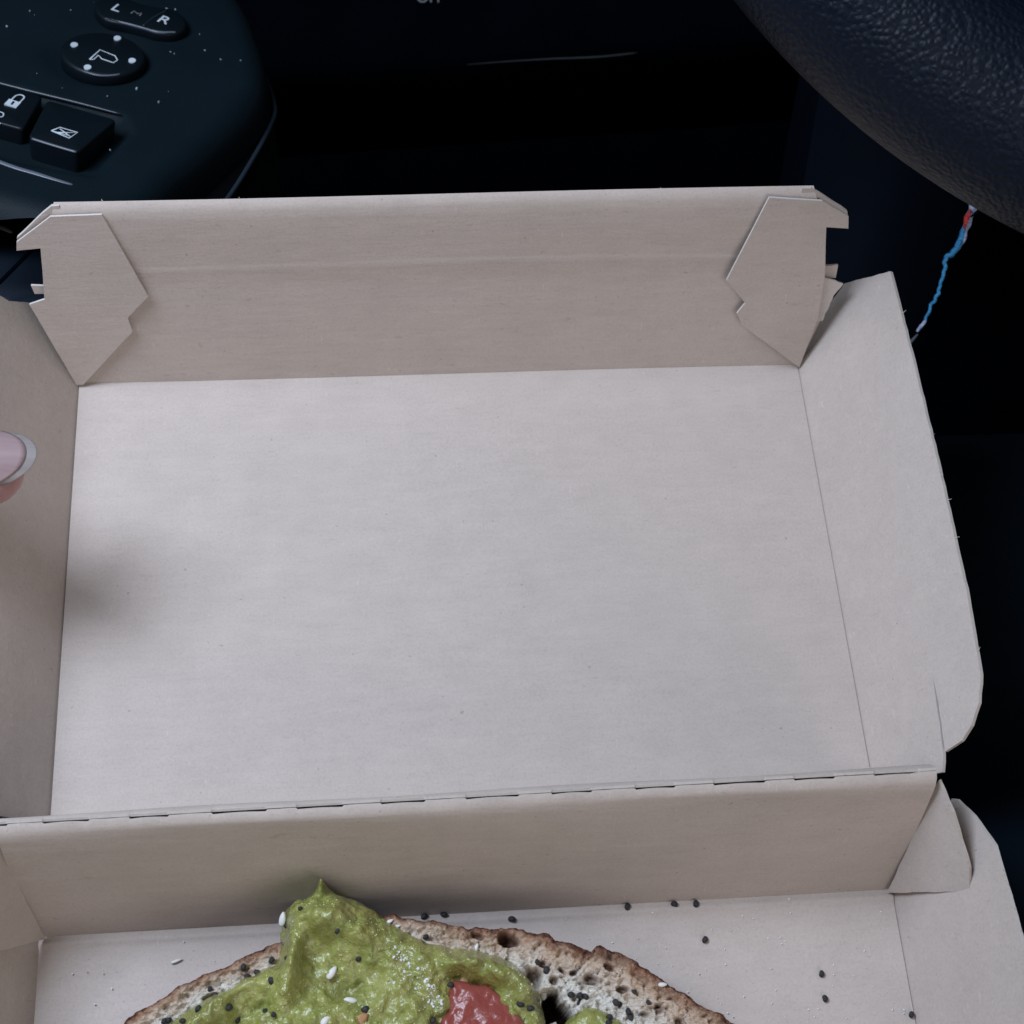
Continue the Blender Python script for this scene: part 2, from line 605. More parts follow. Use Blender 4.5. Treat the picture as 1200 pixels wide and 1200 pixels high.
# recess edges around the switches; front ridge highlight painted as a grey line
arm_tube('switch_bezel', [(-45, -22.5, 0.3), (-17.7, -27.3, 0.3), (-3, -29.5, 0.3), (11.1, -31.8, 0.2)], [0.0004, 0.0005, 0.0005, 0.0003], M_LIP_GLINT)
arm_tube('bezel_edge_glint', [(-45, -52.5, -0.2), (-15.2, -64.2, 0), (-5, -67.0, 0), (5.0, -69.5, 0)], [0.0006, 0.0009, 0.0009, 0.0006], M_TRIM_GLINT, flat=0.4)


def button(name, quad_top, zt, z_front, inset, parent=arm):
    """rocker key: top quad (bl, br, fr, fl) in mm, sides dropping to the well, front hollowed"""
    bm = bmesh.new()
    top = smooth_closed([(0, 0)] * 0 + list(quad_top), 1e9) if False else [np.array(p, float) for p in quad_top]
    cx = sum(top) / 4
    # rounded quad outline
    ol = []
    for i in range(4):
        p, a, b = top[i], top[i - 1], top[(i + 1) % 4]
        u, v = (a - p) / np.linalg.norm(a - p), (b - p) / np.linalg.norm(b - p)
        for t in np.linspace(0, 1, 5):
            ol.append(p + u * 1.6 * (1 - t) ** 2 + v * 1.6 * t ** 2)
    def zz(p):   # top rises towards the front
        t = np.dot(p - top[0], top[3] - top[0]) / np.dot(top[3] - top[0], top[3] - top[0])
        return zt + (z_front - zt) * t
    rings = []
    for (g, dz) in ((0.97, -8.0), (1.0, -0.9), (0.995, -0.45), (0.975, -0.1), (0.94, 0.0)):
        rings.append([bm.verts.new(Vector((*(cx + (p - cx) * g), (zz(p) + dz) if dz > -5 else -3.0)) * mm) for p in ol])
    n = len(ol)
    for a, b in zip(rings, rings[1:]):
        for q in range(n):
            bm.faces.new((a[q], a[(q + 1) % n], b[(q + 1) % n], b[q]))
    # slightly dished top
    c = bm.verts.new(Vector((cx[0], cx[1], zz(cx) - 0.5)) * mm)
    for q in range(n):
        bm.faces.new((rings[-1][q], rings[-1][(q + 1) % n], c))
    return bm_obj(name, bm, M_BUTTON, parent, True)


win = button('window_switch', [(-8.5, -36.4), (11.6, -41.0), (4.9, -61.0), (-9.1, -57.5)], 4.0, 4.8, 1)
lock = button('lock_switch', [(-31, -29.0), (-10.4, -33.0), (-11.6, -51.8), (-33, -47.5)], 2.8, 3.2, 1)
arm_tube('key_edge_glint', [(-8.0, -57.6, 4.5), (-2, -59.4, 4.65), (4.3, -60.7, 4.55)], 0.00035, M_TRIM_GLINT, win)  # edge highlight painted as a grey strip
arm_tube('icon_outline', [(-4.0, -52.2, 4.5), (-2.2, -49.9, 4.5), (2.8, -51.0, 4.5), (1.2, -54.4, 4.5), (-4.0, -52.2, 4.5)], 0.00028, M_PRINT, win, 4, 1, 0.3)
arm_tube('icon_stroke', [(-2.0, -50.6, 4.5), (1.4, -53.6, 4.5)], 0.00025, M_PRINT, win, 4, 1, 0.3)
arm_tube('icon_stroke', [(2.3, -51.3, 4.5), (-2.6, -52.6, 4.5)], 0.00025, M_PRINT, win, 4, 1, 0.3)
arm_tube('icon_stroke', [(-3.6, -52.3, 4.5), (0.8, -53.2, 4.5)], 0.00030, M_PRINT, win, 4, 1, 0.3)
# padlock: body and shackle
bm = bmesh.new()
prism(bm, [(-19.3 * mm, -40.6 * mm), (-15.9 * mm, -41.6 * mm), (-15.2 * mm, -38.6 * mm), (-18.6 * mm, -37.6 * mm)], 0.0026, 0.00305)
bm_obj('padlock_body', bm, M_PRINT, lock)
arm_tube('padlock_shackle', [(-17.9, -37.9, 3.0), (-17.2, -35.4, 3.0), (-16.0, -34.6, 3.0), (-14.9, -35.6, 3.0), (-15.5, -38.5, 3.0)], 0.0003, M_PRINT, lock, 4, 5, 0.4)
arm_tube('padlock_keyhole', [(-17.1, -38.7, 3.12), (-17.4, -40.4, 3.12)], 0.0003, M_BUTTON, lock, 4, 1, 0.4)
arm_tube('icon_stroke', [(-20.2, -44.8, 3.15), (-18.4, -45.4, 3.15), (-18.3, -47.2, 3.15), (-20.0, -47.6, 3.15)], 0.00025, M_PRINT, lock, 4, 4, 0.4)
arm_tube('icon_stroke', [(-18.6, -50.0, 3.15), (-17.9, -50.8, 3.15)], 0.00022, M_PRINT, lock, 4, 1, 0.4)

# mirror adjuster knob
KC = (1.2, -5.0)
bm = bmesh.new()
prism(bm, [((KC[0] + 12.2 * math.cos(a)) * mm, (KC[1] + 12.2 * math.sin(a)) * mm) for a in np.linspace(0, 2 * math.pi, 48, endpoint=False)], -0.004, 0.003, 0.0011)
knob = bm_obj('mirror_knob', bm, M_BUTTON, arm, True)
for (x, y) in [(-7.8, -3.5), (3.7, 4.6), (10.2, -7.0), (-1.6, -15.0)]:
    bm = bmesh.new()
    x, y = KC[0] + (x - KC[0]) * 0.97, KC[1] + (y - KC[1]) * 0.97
    prism(bm, [((x + 1.05 * math.cos(a)) * mm, (y + 1.35 * math.sin(a)) * mm) for a in np.linspace(0, 2 * math.pi, 16, endpoint=False)], 0.0027, 0.0033)
    bm_obj('direction_dot', bm, M_PRINT, knob)
arm_tube('mirror_icon', [(-1.8, -10.1, 3.15), (-0.0, -3.9, 3.15), (4.8, -5.8, 3.15), (5.9, -8.0, 3.15), (5.0, -9.8, 3.15), (1.5, -8.7, 3.15), (0.1, -7.0, 3.15), (-0.7, -9.8, 3.15), (-1.8, -10.1, 3.15)], 0.00024, M_PRINT, knob, 4, 1, 0.4)
arm_tube('knob_rim_glint', [(-2.6, -16.3, 2.6), (1.9, -17.2, 2.6), (6.6, -15.4, 2.6), (10.6, -11.6, 2.6)], [0.00015, 0.0003, 0.0003, 0.00015], M_TRIM_GLINT, knob, 5)  # painted highlight along the near side of the knob

# left / right mirror selector, a waisted rocker
sel = smooth_closed([(p[0] * mm, p[1] * mm) for p in [(-6.4, 21.5), (-2.2, 15.0), (5.0, 14.0), (9.5, 13.2), (14.4, 12.0), (20.0, 14.0), (22.0, 19.9), (18.2, 27.2), (11.6, 27.6), (6.0, 28.2), (-0.5, 30.0), (-5.0, 26.9)][::1]], 0.0008)
bm = bmesh.new()
prism(bm, sel, -0.003, 0.003, 0.0009)
selo = bm_obj('mirror_selector', bm, M_BUTTON, arm, True)
arm_tube('selector_edge_glint', [(-2.0, 15.4, 2.75), (4.8, 14.5, 2.75), (9.5, 13.7, 2.75), (14.4, 12.6, 2.75), (19.4, 14.2, 2.75)], [0.00025, 0.0004, 0.0003, 0.0005, 0.0004], M_TRIM_GLINT, selo, 5, 6)  # painted highlight on the rocker's lower edge
arm_tube('selector_groove', [(9.6, 14.4, 3.05), (11.5, 20, 3.05), (15, 26.5, 3.05)], 0.00025, M_LIP_GLINT, selo, 4, 4)


def letters(name, txt, size, mat, parent, M, shear=0.0):
    cu = bpy.data.curves.new(name, 'FONT')
    cu.body = txt
    cu.size = size
    cu.extrude = 0.00006
    cu.align_x = 'CENTER'
    cu.align_y = 'CENTER'
    cu.shear = shear
    tmp = bpy.data.objects.new(name + '_tmp', cu)
    COL.objects.link(tmp)
    bpy.context.view_layer.update()
    me = bpy.data.meshes.new_from_object(tmp.evaluated_get(bpy.context.evaluated_depsgraph_get()))
    bpy.data.objects.remove(tmp)
    me.name = name
    me.transform(M)
    me.materials.clear()
    me.materials.append(mat)
    return link(bpy.data.objects.new(name, me), parent)


letters('letter_l', 'L', 0.0062, M_PRINT, selo, Matrix.Translation((0.0003, 0.0222, 0.0031)) @ Matrix.Rotation(math.radians(-18), 4, 'Z'))
letters('letter_r', 'R', 0.0062, M_PRINT, selo, Matrix.Translation((0.0150, 0.0198, 0.0031)) @ Matrix.Rotation(math.radians(-18), 4, 'Z'))
arm_tube('selector_icon', [(4.9, 20.6, 3.08), (5.4, 22.4, 3.08), (6.8, 21.0, 3.08), (8.0, 21.8, 3.08), (7.6, 20.0, 3.08)], 0.0003, M_PRINT_DIM, selo, 4, 1, 0.4)

# dust specks lying on the armrest: uncountable
bm = bmesh.new()
spots = [(-29.1, 5.4, .5), (-24.8, 16.6, .35), (13.0, -17.1, .45), (20.3, -22.5, .5), (28.9, 10.9, .45), (34.3, 7.0, .4), (40.1, 8.5, .35), (11.5, -50.7, .35), (19.2, 6.6, .3), (20.4, 5.9, .28), (14.0, 32.3, .35), (16.6, 32.6, .4), (-13.5, 21.3, .3), (5.8, -23.8, .3), (26, 20, .25)]
for _ in range(16):
    spots.append((random.uniform(-40, 36), random.uniform(-28, 40), random.uniform(.1, .16)))
for x, y, s in spots:
    m = Matrix.Translation((x * mm, y * mm, 0.0003)) @ Euler((random.random() * 6, random.random() * 6, random.random() * 6)).to_matrix().to_4x4() @ Matrix.Diagonal((s * mm * random.uniform(.8, 1.6), s * mm * .8, s * mm * .6, 1))
    bmesh.ops.create_icosphere(bm, subdivisions=1, radius=1, matrix=m)
tag(bm_obj('dust', bm, M_DUST, arm), kind='stuff')

# door pocket and bright trim visible under the armrest, at the box's left ear
dp = empty('door_pocket', (0, 0, 0), 'dark blue door pocket with bright trim below the armrest', 'door pocket')
dp.matrix_world = arm.matrix_world.copy()
bm = bmesh.new()
pts = [(-60, -56, -19), (-19, -56, -19), (0, -54, -19), (10, -90, -19), (-6, -98, -19), (-60, -97, -19)]
P = [Vector(p) * mm for p in pts]
vt = [bm.verts.new(p) for p in P]
vb = [bm.verts.new(p - Vector((0, 0, 0.012))) for p in P]
bm.faces.new(vt)
for i in range(6):
    bm.faces.new((vt[i], vt[(i + 1) % 6], vb[(i + 1) % 6], vb[i]))
bmesh.ops.bevel(bm, geom=[e for e in bm.edges], offset=0.002, segments=2, affect='EDGES')
bm_obj('pocket_wall', bm, M_POCKET, dp, True)
bm = bmesh.new()
tube(bm, [Vector(p) * mm for p in [(-11.5, -96.0, -18.9), (-9.8, -91.2, -18.9), (-4.6, -74.3, -18.9), (-1.5, -64, -18.9)]], 0.0006, 6, 0.4, (0, 0, 1))
bm_obj('pocket_seam', bm, M_BLACK, dp, True)
bm = bmesh.new()
tube(bm, [Vector(p) * mm for p in [(-40, -60, -18.4), (-20.5, -66.0, -18.4), (-15.2, -68.0, -18.4), (-11.3, -69.8, -18.4)]], [0.0010, 0.0010, 0.0010, 0.0006], 6, 0.6, (0, 0, 1))
bm_obj('trim_strip', bm, M_TRIM_GLINT, dp, True)

# ------------------------------------------------------------------ lower dashboard: knee panel, tray lip highlight, switch lettering
kp = empty('knee_panel', (0, 0, 0), 'navy lower dashboard panel under the steering wheel', 'dashboard')
bm = bmesh.new()
pp = [(0.1421, 0.307, -0.0119), (0.1343, 0.2766, -0.028), (0.1262, 0.2423, -0.0461), (0.123, 0.218, -0.0586), (0.119, 0.150, -0.092), (0.1528, 0.1668, -0.0813), (0.1611, 0.1972, -0.0652), (0.1842, 0.237, -0.0429), (0.1999, 0.272, -0.0237), (0.2125, 0.3021, -0.0073)]
nrm = Vector((0.09, 0.447, -0.89))
va = [bm.verts.new(p) for p in pp]
vb = [bm.verts.new(Vector(p) + nrm * 0.06) for p in pp]
bm.faces.new(va)
for i in range(len(pp)):
    j = (i + 1) % len(pp)
    bm.faces.new((va[i], va[j], vb[j], vb[i]))
bmesh.ops.bevel(bm, geom=[e for e in bm.edges if all(v in va for v in e.verts)], offset=0.0012, segments=3, affect='EDGES')
bm_obj('panel_face', bm, M_NAVY, kp, True)

tray = empty('dash_tray', (0, 0, 0), 'black dashboard tray with a thin painted highlight on its lip above the box', 'dashboard')
V = []
prof = [(0.40, -0.075), (0.372, -0.094), (0.364, -0.102), (0.362, -0.108), (0.366, -0.122), (0.40, -0.20)]
bm = bmesh.new()
rows = []
for i in range(25):
    x = -0.35 + 0.62 * i / 24
    rows.append([bm.verts.new((x, y - 0.0, zz + (x - 0.05) * 0.09)) for (y, zz) in prof])
for a, b in zip(rows, rows[1:]):
    for j in range(len(prof) - 1):
        bm.faces.new((a[j], b[j], b[j + 1], a[j + 1]))
bm_obj('tray_front', bm, M_BLACK, tray, True)
bm = bmesh.new()
P = smooth_open([np.array(p) for p in [(0.0216, 0.3608, -0.1073), (0.0405, 0.3607, -0.1054), (0.0576, 0.3604, -0.1039), (0.0748, 0.3598, -0.1024), (0.091, 0.3603, -0.1006)]], 6)
tube(bm, P, list(np.interp(np.linspace(0, 1, len(P)), [0, .25, .7, .95, 1], [0.0001, 0.0003, 0.0006, 0.0005, 0.0001])), 6)
bm_obj('tray_lip_glint', bm, M_TRAYGLINT, tray, True)  # highlight on the lip, painted as a thin lighter strip
letters('letters_off', 'OFF', 0.0062, M_PRINT_DIM, tray, Matrix.Translation((0.0078, 0.3808, -0.0910)) @ Euler((0.62, -0.06, -0.06)).to_matrix().to_4x4())

# ------------------------------------------------------------------ steering wheel
WC = Vector((0.19599, 0.22381, 0.23767))
WA = Vector((-0.32664, -0.61579, 0.71702))
E1 = Vector((0.9451, -0.22066, 0.24105))
E2 = Vector((0.00978, 0.75639, 0.65405))
wheel = empty('steering_wheel', (0, 0, 0), 'black grained leather steering wheel rim at the upper right', 'steering wheel')
wheel.matrix_world = Matrix(((E1.x, E2.x, WA.x, WC.x), (E1.y, E2.y, WA.y, WC.y), (E1.z, E2.z, WA.z, WC.z), (0, 0, 0, 1)))
RM, RT = 0.168, 0.0205
NU, NV = 240, 40
V, F = [], []
for i in range(NU):
    a = 2 * math.pi * i / NU
    for j in range(NV):
        b = 2 * math.pi * j / NV
        rr = RM + RT * math.cos(b)
        V.append((rr * math.cos(a), rr * math.sin(a), RT * math.sin(b)))
for i in range(NU):
    for j in range(NV):
        F.append((i * NV + j, ((i + 1) % NU) * NV + j, ((i + 1) % NU) * NV + (j + 1) % NV, i * NV + (j + 1) % NV))
mesh_obj('rim', V, F, M_LEATHER, wheel, True)
bm = bmesh.new()
for a in (math.radians(0), math.radians(180), math.radians(270)):
    c, s = math.cos(a), math.sin(a)
    tube(bm, [(c * 0.05, s * 0.05, -0.03), (c * 0.10, s * 0.10, -0.026), (c * 0.15, s * 0.15, -0.010), (c * 0.165, s * 0.165, -0.002)], [0.022, 0.017, 0.014, 0.013], 12, 0.5, (0, 0, 1))
bm_obj('spokes', bm, M_SLOPE, wheel, True)
bm = bmesh.new()
prism(bm, [(0.062 * math.cos(a), 0.058 * math.sin(a)) for a in np.linspace(0, 2 * math.pi, 40, endpoint=False)], -0.06, -0.012, 0.012)
bm_obj('hub', bm, M_SLOPE, wheel, True)

# ------------------------------------------------------------------ cord hanging behind the wheel
cord = empty('hanging_cord', (0.1651, 0.2102, -0.0021), 'thin twisted blue and white cord hanging below the steering wheel', 'cord')
cp = [(0.1665, 0.2165, 0.0012), (0.1651, 0.2102, -0.0021), (0.1639, 0.206, -0.0043), (0.1619, 0.2017, -0.0067), (0.1599, 0.1965, -0.0095), (0.1577, 0.1936, -0.0112), (0.1553, 0.1922, -0.0122), (0.155, 0.1892, -0.0137), (0.1535, 0.1853, -0.0158), (0.1526, 0.1825, -0.0173), (0.1505, 0.1797, -0.0189), (0.1485, 0.1756, -0.0212), (0.1458, 0.1728, -0.0229), (0.1433, 0.1706, -0.0242)]
o3 = Vector(cord.location)


def cord_piece(name, i0, i1, rads, mat, off=(0, 0, 0), tw=0.0002, flat=1.0):
    P = smooth_open([np.array(p) for p in cp[i0:i1]], 8)
    R_ = list(np.interp(np.linspace(0, 1, len(P)), np.linspace(0, 1, len(rads)), rads))
    Q = [Vector(p) - o3 + Vector(off) + Vector((math.sin(k * 1.1), math.cos(k * 0.9), 0)) * tw for k, p in enumerate(P)]
    bm = bmesh.new()
    tube(bm, Q, [q * 0.72 for q in R_], 10, flat)
    return bm_obj(name, bm, mat, cord, True)


cord_piece('pale_strand', 0, 6, [0.0022, 0.0020, 0.0017, 0.0012, 0.0004], M_CWHITE, (0.0006, 0, 0.0006), 0.0002)
cord_piece('blue_strand', 3, 12, [0.0009, 0.0014, 0.0012, 0.0009, 0.0008, 0.0007, 0.0008, 0.0007, 0.0006], M_CBLUE, (0, 0, 0.0008))
cord_piece('pale_end', 11, 13, [0.0007, 0.0008, 0.0005], M_CWHITE, (0, 0, 0.0010), 0.0001)
cord_piece('frayed_end', 12, 14, [0.0003, 0.0006, 0.0008], M_TRIM_GLINT, (0.0003, -0.0007, 0.0008), 0.0)
bm = bmesh.new()
tube(bm, [Vector(p) - o3 for p in [(0.1628, 0.2040, -0.0026), (0.1615, 0.2018, -0.0037), (0.1607, 0.1990, -0.0058)]], [0.0003, 0.0009, 0.0003], 8)
bm_obj('red_thread', bm, M_CRED, cord, True)
bm = bmesh.new()
tube(bm, [Vector(p) - o3 for p in [(0.1662, 0.2040, -0.0015), (0.1645, 0.2028, -0.0022), (0.1625, 0.2016, -0.0033)]], [0.0003, 0.0005, 0.0003], 8)
bm_obj('dark_thread', bm, M_NAVY, cord, True)

# ------------------------------------------------------------------ the cardboard box
box = empty('takeaway_box', (0, 0, 0), 'opened grey cardboard takeaway box with an empty lid and a filled base', 'box')
TH = 0.0009


def jitter_poly(poly, step=0.0022, amp=0.00012):
    P = [Vector(p) for p in poly]
    out = []
    n = len(P)
    for i in range(n):
        a, b = P[i], P[(i + 1) % n]
        k = max(1, int((b - a).length / step))
        for j in range(k):
            q = a.lerp(b, j / k)
            if j:
                q = q + Vector((random.uniform(-1, 1), random.uniform(-1, 1), random.uniform(-1, 1))) * amp
            out.append(q)
    return out


def panel(name, poly, mat, parent, inner, th=TH, step=0.0022, amp=0.00012):
    """cut sheet; poly lies on the inner face, 'inner' points to the inside"""
    P = jitter_poly(poly, step, amp)
    nrm = Vector((0, 0, 0))
    for i in range(len(P)):
        nrm += P[i].cross(P[(i + 1) % len(P)])
    nrm.normalize()
    cc = sum(P, Vector()) / len(P)
    P = [p - nrm * (p - cc).dot(nrm) for p in P]
    if nrm.dot(Vector(inner)) < 0:
        nrm = -nrm
    bm = bmesh.new()
    a = [bm.verts.new(p) for p in P]
    b = [bm.verts.new(p - nrm * th) for p in P]
    f1 = bm.faces.new(a)
    f2 = bm.faces.new(b[::-1])
    f1.normal_update()
    f2.normal_update()
    n = len(P)
    side = []
    for i in range(n):
        side.append(bm.faces.new((a[i], b[i], b[(i + 1) % n], a[(i + 1) % n])))
    for f in side:
        f.material_index = 1
    bmesh.ops.triangulate(bm, faces=[f1, f2])
    o = bm_obj(name, bm, mat, parent)
    o.data.materials.append(M_EDGE)
    return o


def grid_panel(name, rows, mat, parent, inner, th=TH):
    """rows of 3-D points (profile curved sheet), given thickness away from 'inner'"""
    V = [Vector(p) for r in rows for p in r]
    m = len(rows[0])
    n = len(rows)
    N = [Vector((0, 0, 0)) for _ in V]
    F = []
    for i in range(n - 1):
        for j in range(m - 1):
            a = i * m + j
            q = (a, a + m, a + m + 1, a + 1)
            nn = (V[q[1]] - V[q[0]]).cross(V[q[2]] - V[q[0]])
            for t in q:
                N[t] += nn
            F.append(q)
    s = 1 if sum(N, Vector()).dot(Vector(inner)) > 0 else -1
    B = [v - nv.normalized() * s * th for v, nv in zip(V, N)]
    k = len(V)
    F2 = [tuple(t + k for t in reversed(q)) for q in F]
    edge = [i * m for i in range(n)] + [(n - 1) * m + j for j in range(1, m)] + [i * m + m - 1 for i in range(n - 2, -1, -1)] + [j for j in range(m - 2, 0, -1)]
    F3 = [(edge[i], edge[(i + 1) % len(edge)], edge[(i + 1) % len(edge)] + k, edge[i] + k) for i in range(len(edge))]
    bm = bmesh.new()
    bv = [bm.verts.new(v) for v in V + B]
    for q in F + F2:
        f = bm.faces.new([bv[t] for t in q])
        f.smooth = True
    for q in F3:
        f = bm.faces.new([bv[t] for t in q])
        f.material_index = 1
        for e in f.edges:
            e.smooth = False
    bmesh.ops.recalc_face_normals(bm, faces=bm.faces)
    me = bpy.data.meshes.new(name)
    bm.to_mesh(me)
    bm.free()
    me.materials.append(mat)
    me.materials.append(M_EDGE)
    return link(bpy.data.objects.new(name, me), parent)


def floor_panel(name, y0, y1, parent, seed, xl=-0.0994, xr=0.0996):
    nx, nyy = 80, 50
    yl = np.linspace(y0, y1, nyy + 1)
    if y0 < 0:
        yl = np.concatenate([np.linspace(y0, -0.006, 40), np.linspace(-0.0055, y1, 22)])
        nyy = len(yl) - 1
    rows = []
    for i in range(nx + 1):
        x = xl + (xr - xl) * i / nx
        ys_ = [float(v) for v in yl]
        P = np.array([(x, y, seed) for y in ys_])
        w = fbm(P, 22, 2, seed) * 0.00045
        rows.append([(x, y, (0.0005 * math.exp(-((y + 0.0016) / 0.0009) ** 2) if y0 < 0 else 0.0) + float(w[j]) * min(1, (x - xl) * 80, (xr - x) * 80 + .02, (y - y0) * 80, (y1 - y) * 80)) for j, y in enumerate(ys_)])
    return grid_panel(name, rows, M_CARD, parent, (0, 0, 1))


floor_panel('lid_floor', 0.0272, 0.1486, box, 3)
floor_panel('base_floor', -0.1200, 0.0012, box, 9, -0.1003)

# base back wall, rolled over at the hinge
prof = [(0.0002, 0.0001), (0.0014, 0.004), (0.0045, 0.0148), (0.0080, 0.0268), (0.0110, 0.0368), (0.0126, 0.0418), (0.0134, 0.0440), (0.0143, 0.0455), (0.0152, 0.0461)]


def slit_pos(x):
    """0..1 along a slit of the perforated hinge, None in the joints between them"""
    q = (x + 0.0926) / 0.0178
    n, t = math.floor(q), q - math.floor(q)
    a = 0.06 * math.sin(n * 7.3 + 1)
    b = 0.57 + 0.08 * math.sin(n * 4.1)
    return (t - a) / (b - a) if max(a, 0) < t < b else None


def sag(x, y, z):
    """the hinge line sits a little lower towards its left end"""
    q = (0.022 + 0.058 * (0.1 - x) / 0.2) * z / 0.0462
    return (x, y - 0.0158 * q, z - 0.0462 * q)


rows = []
for i in range(601):
    x0 = -0.1012 + 0.2005 * i / 600
    u = slit_pos(x0)
    r = []
    for j, (y, zc) in enumerate(prof):
        w = 0.0003 * math.sin(x0 * 60 + j) * (j / 8) if j else 0
        if j == 8:
            w, y, zc = 0, 0.0158, 0.0462 + 0.00006 * math.sin(x0 * 900)
            if u is not None:      # free lip, curled up a little in the middle
                y, zc = 0.0155, 0.0459 + 0.00030 * math.sin(u * math.pi)
        r.append(sag(x0, y + w, zc))
    rows.append(r)
bw = grid_panel('base_back_wall', rows, M_CARD, box, (0, -1, 0.3), 0.0006)
# lid rear wall, hidden side of the hinge, going down to the lid floor
prof = [(0.0266, 0.0003), (0.0225, 0.018), (0.0190, 0.034), (0.0176, 0.0425), (0.0166, 0.0453), (0.0160, 0.0461)]
rows = []
for i in range(601):
    x0 = -0.1012 + 0.2005 * i / 600
    u = slit_pos(x0)
    r = []
    for j, (y, zc) in enumerate(prof):
        y += 0.0002 * math.sin(x0 * 80) if 0 < j < 4 else 0
        if j == 5 and u is not None:
            y, zc = 0.0160, 0.0458
        r.append(sag(x0, y, zc))
    rows.append(r)
lbw = grid_panel('lid_rear_wall', rows, M_CARD, box, (0, 1, 0.2), -0.0006)

# lid front wall (far): side height up to a crease, then the tuck flap, rolled at the top
SF = 0.25
rows = []
for i in range(161):
    t = i / 160
    r = []
    for (zc, dy) in [(0.0001, 0), (0.008, 0), (0.0155, 0), (0.0250, 0), (0.0270, 0), (0.0300, 0), (0.0372, 0.0), (0.0385, -0.0002), (0.0392, -0.0001), (0.0400, -0.0001), (0.047, -0.0004), (0.0530, -0.0005), (0.0557, -0.0004), (0.0574, 0.0002), (0.0581, 0.0010)]:
        xl = np.interp(zc, [0, 0.0250, 0.0295, 0.046, 0.058], [-0.1003, -0.1055, -0.1022, -0.1000, -0.0958])
        xr = np.interp(zc, [0, 0.0250, 0.0310, 0.049, 0.060], [0.1000, 0.1045, 0.0998, 0.0965, 0.0912])
        x0 = xl + (xr - xl) * t
        crk = 0.0008 * math.sin(x0 * 33 + 1) if 0.037 < zc < 0.0405 else 0
        rise = 0.0019 * (x0 + 0.1) / 0.2 if zc > 0.043 else 0
        r.append((x0, 0.1482 + SF * zc + dy + 0.0003 * math.sin(x0 * 25), zc + crk + rise))
    rows.append(r)
fwall = grid_panel('lid_front_wall', rows, M_CARD, box, (0, -1, 0.25))
NF = Vector((0, -1.0, SF)).normalized()


def on_front(pts, lift):
    """move points off the front wall; lift is a number or a function of x"""
    return [tuple(Vector(p) + NF * (lift(p[0]) if callable(lift) else lift)) for p in pts]


# back layer of the ears at the two top corners
panel('ear', [(-0.0945, 0.1625, 0.0580), (-0.0964, 0.1625, 0.0578), (-0.0988, 0.1620, 0.0558), (-0.1063, 0.1602, 0.0486), (-0.1068, 0.1595, 0.0460), (-0.1003, 0.1596, 0.0464), (-0.1010, 0.1576, 0.0382), (-0.0945, 0.1575, 0.0381)], M_CARD, fwall, NF)
panel('ear', [(0.0890, 0.1631, 0.0600), (0.0914, 0.1630, 0.0600), (0.1023, 0.1612, 0.0527), (0.1034, 0.1602, 0.0487), (0.0972, 0.1603, 0.0491), (0.0990, 0.1564, 0.0335), (0.0900, 0.1564, 0.0337)], M_CARD, fwall, NF)
panel('corner_tab', on_front([(-0.0968, 0.1620, 0.0558), (-0.0845, 0.1621, 0.0563), (-0.0768, 0.1557, 0.0308), (-0.0830, 0.1540, 0.0238), (-0.0824, 0.1528, 0.0192), (-0.0981, 0.1482, 0.0008), (-0.0999, 0.1482, 0.0008), (-0.1070, 0.1552, 0.0287), (-0.1029, 0.1556, 0.0303), (-0.1009, 0.1596, 0.0464), (-0.1068, 0.1594, 0.0458), (-0.1063, 0.1601, 0.0483)], lambda x: 0.0013 + 0.010 * (x + 0.107)), M_CARD, fwall, NF, 0.0006, 0.004, 0.00006)
panel('corner_tab', on_front([(0.0804, 0.1627, 0.0588), (0.0944, 0.1623, 0.0573), (0.1024, 0.1610, 0.0522), (0.1032, 0.1601, 0.0484), (0.0972, 0.1603, 0.0491), (0.1002, 0.1562, 0.0330), (0.1014, 0.1526, 0.0183), (0.0997, 0.1482, 0.0006), (0.0803, 0.1523, 0.0173), (0.0783, 0.1533, 0.0213), (0.0800, 0.1542, 0.0248), (0.0736, 0.1562, 0.0327)], lambda x: 0.0013 + 0.026 * (0.1032 - x)), M_CARD, fwall, NF, 0.0006, 0.004, 0.00006)
# torn stubs at the lock slots
panel('lock_stub', on_front([(0.0993, 0.1567, 0.0347), (0.1039, 0.1567, 0.0349), (0.1042, 0.1556, 0.0306), (0.0993, 0.1557, 0.0307)], -0.0008), M_CARD, fwall, NF, 0.0006)
panel('lock_stub', on_front([(0.0990, 0.1561, 0.0324), (0.1063, 0.1553, 0.0294), (0.1045, 0.1544, 0.0256), (0.1033, 0.1522, 0.0167), (0.0995, 0.1522, 0.0168)], 0.0004), M_EDGE, fwall, NF, 0.0005, 0.0012, 0.0002)
panel('lock_stub', on_front([(-0.1018, 0.1562, 0.0328), (-0.1060, 0.1563, 0.0331), (-0.1056, 0.1556, 0.0304), (-0.1018, 0.1556, 0.0303)], -0.0008), M_CARD, fwall, NF, 0.0006)

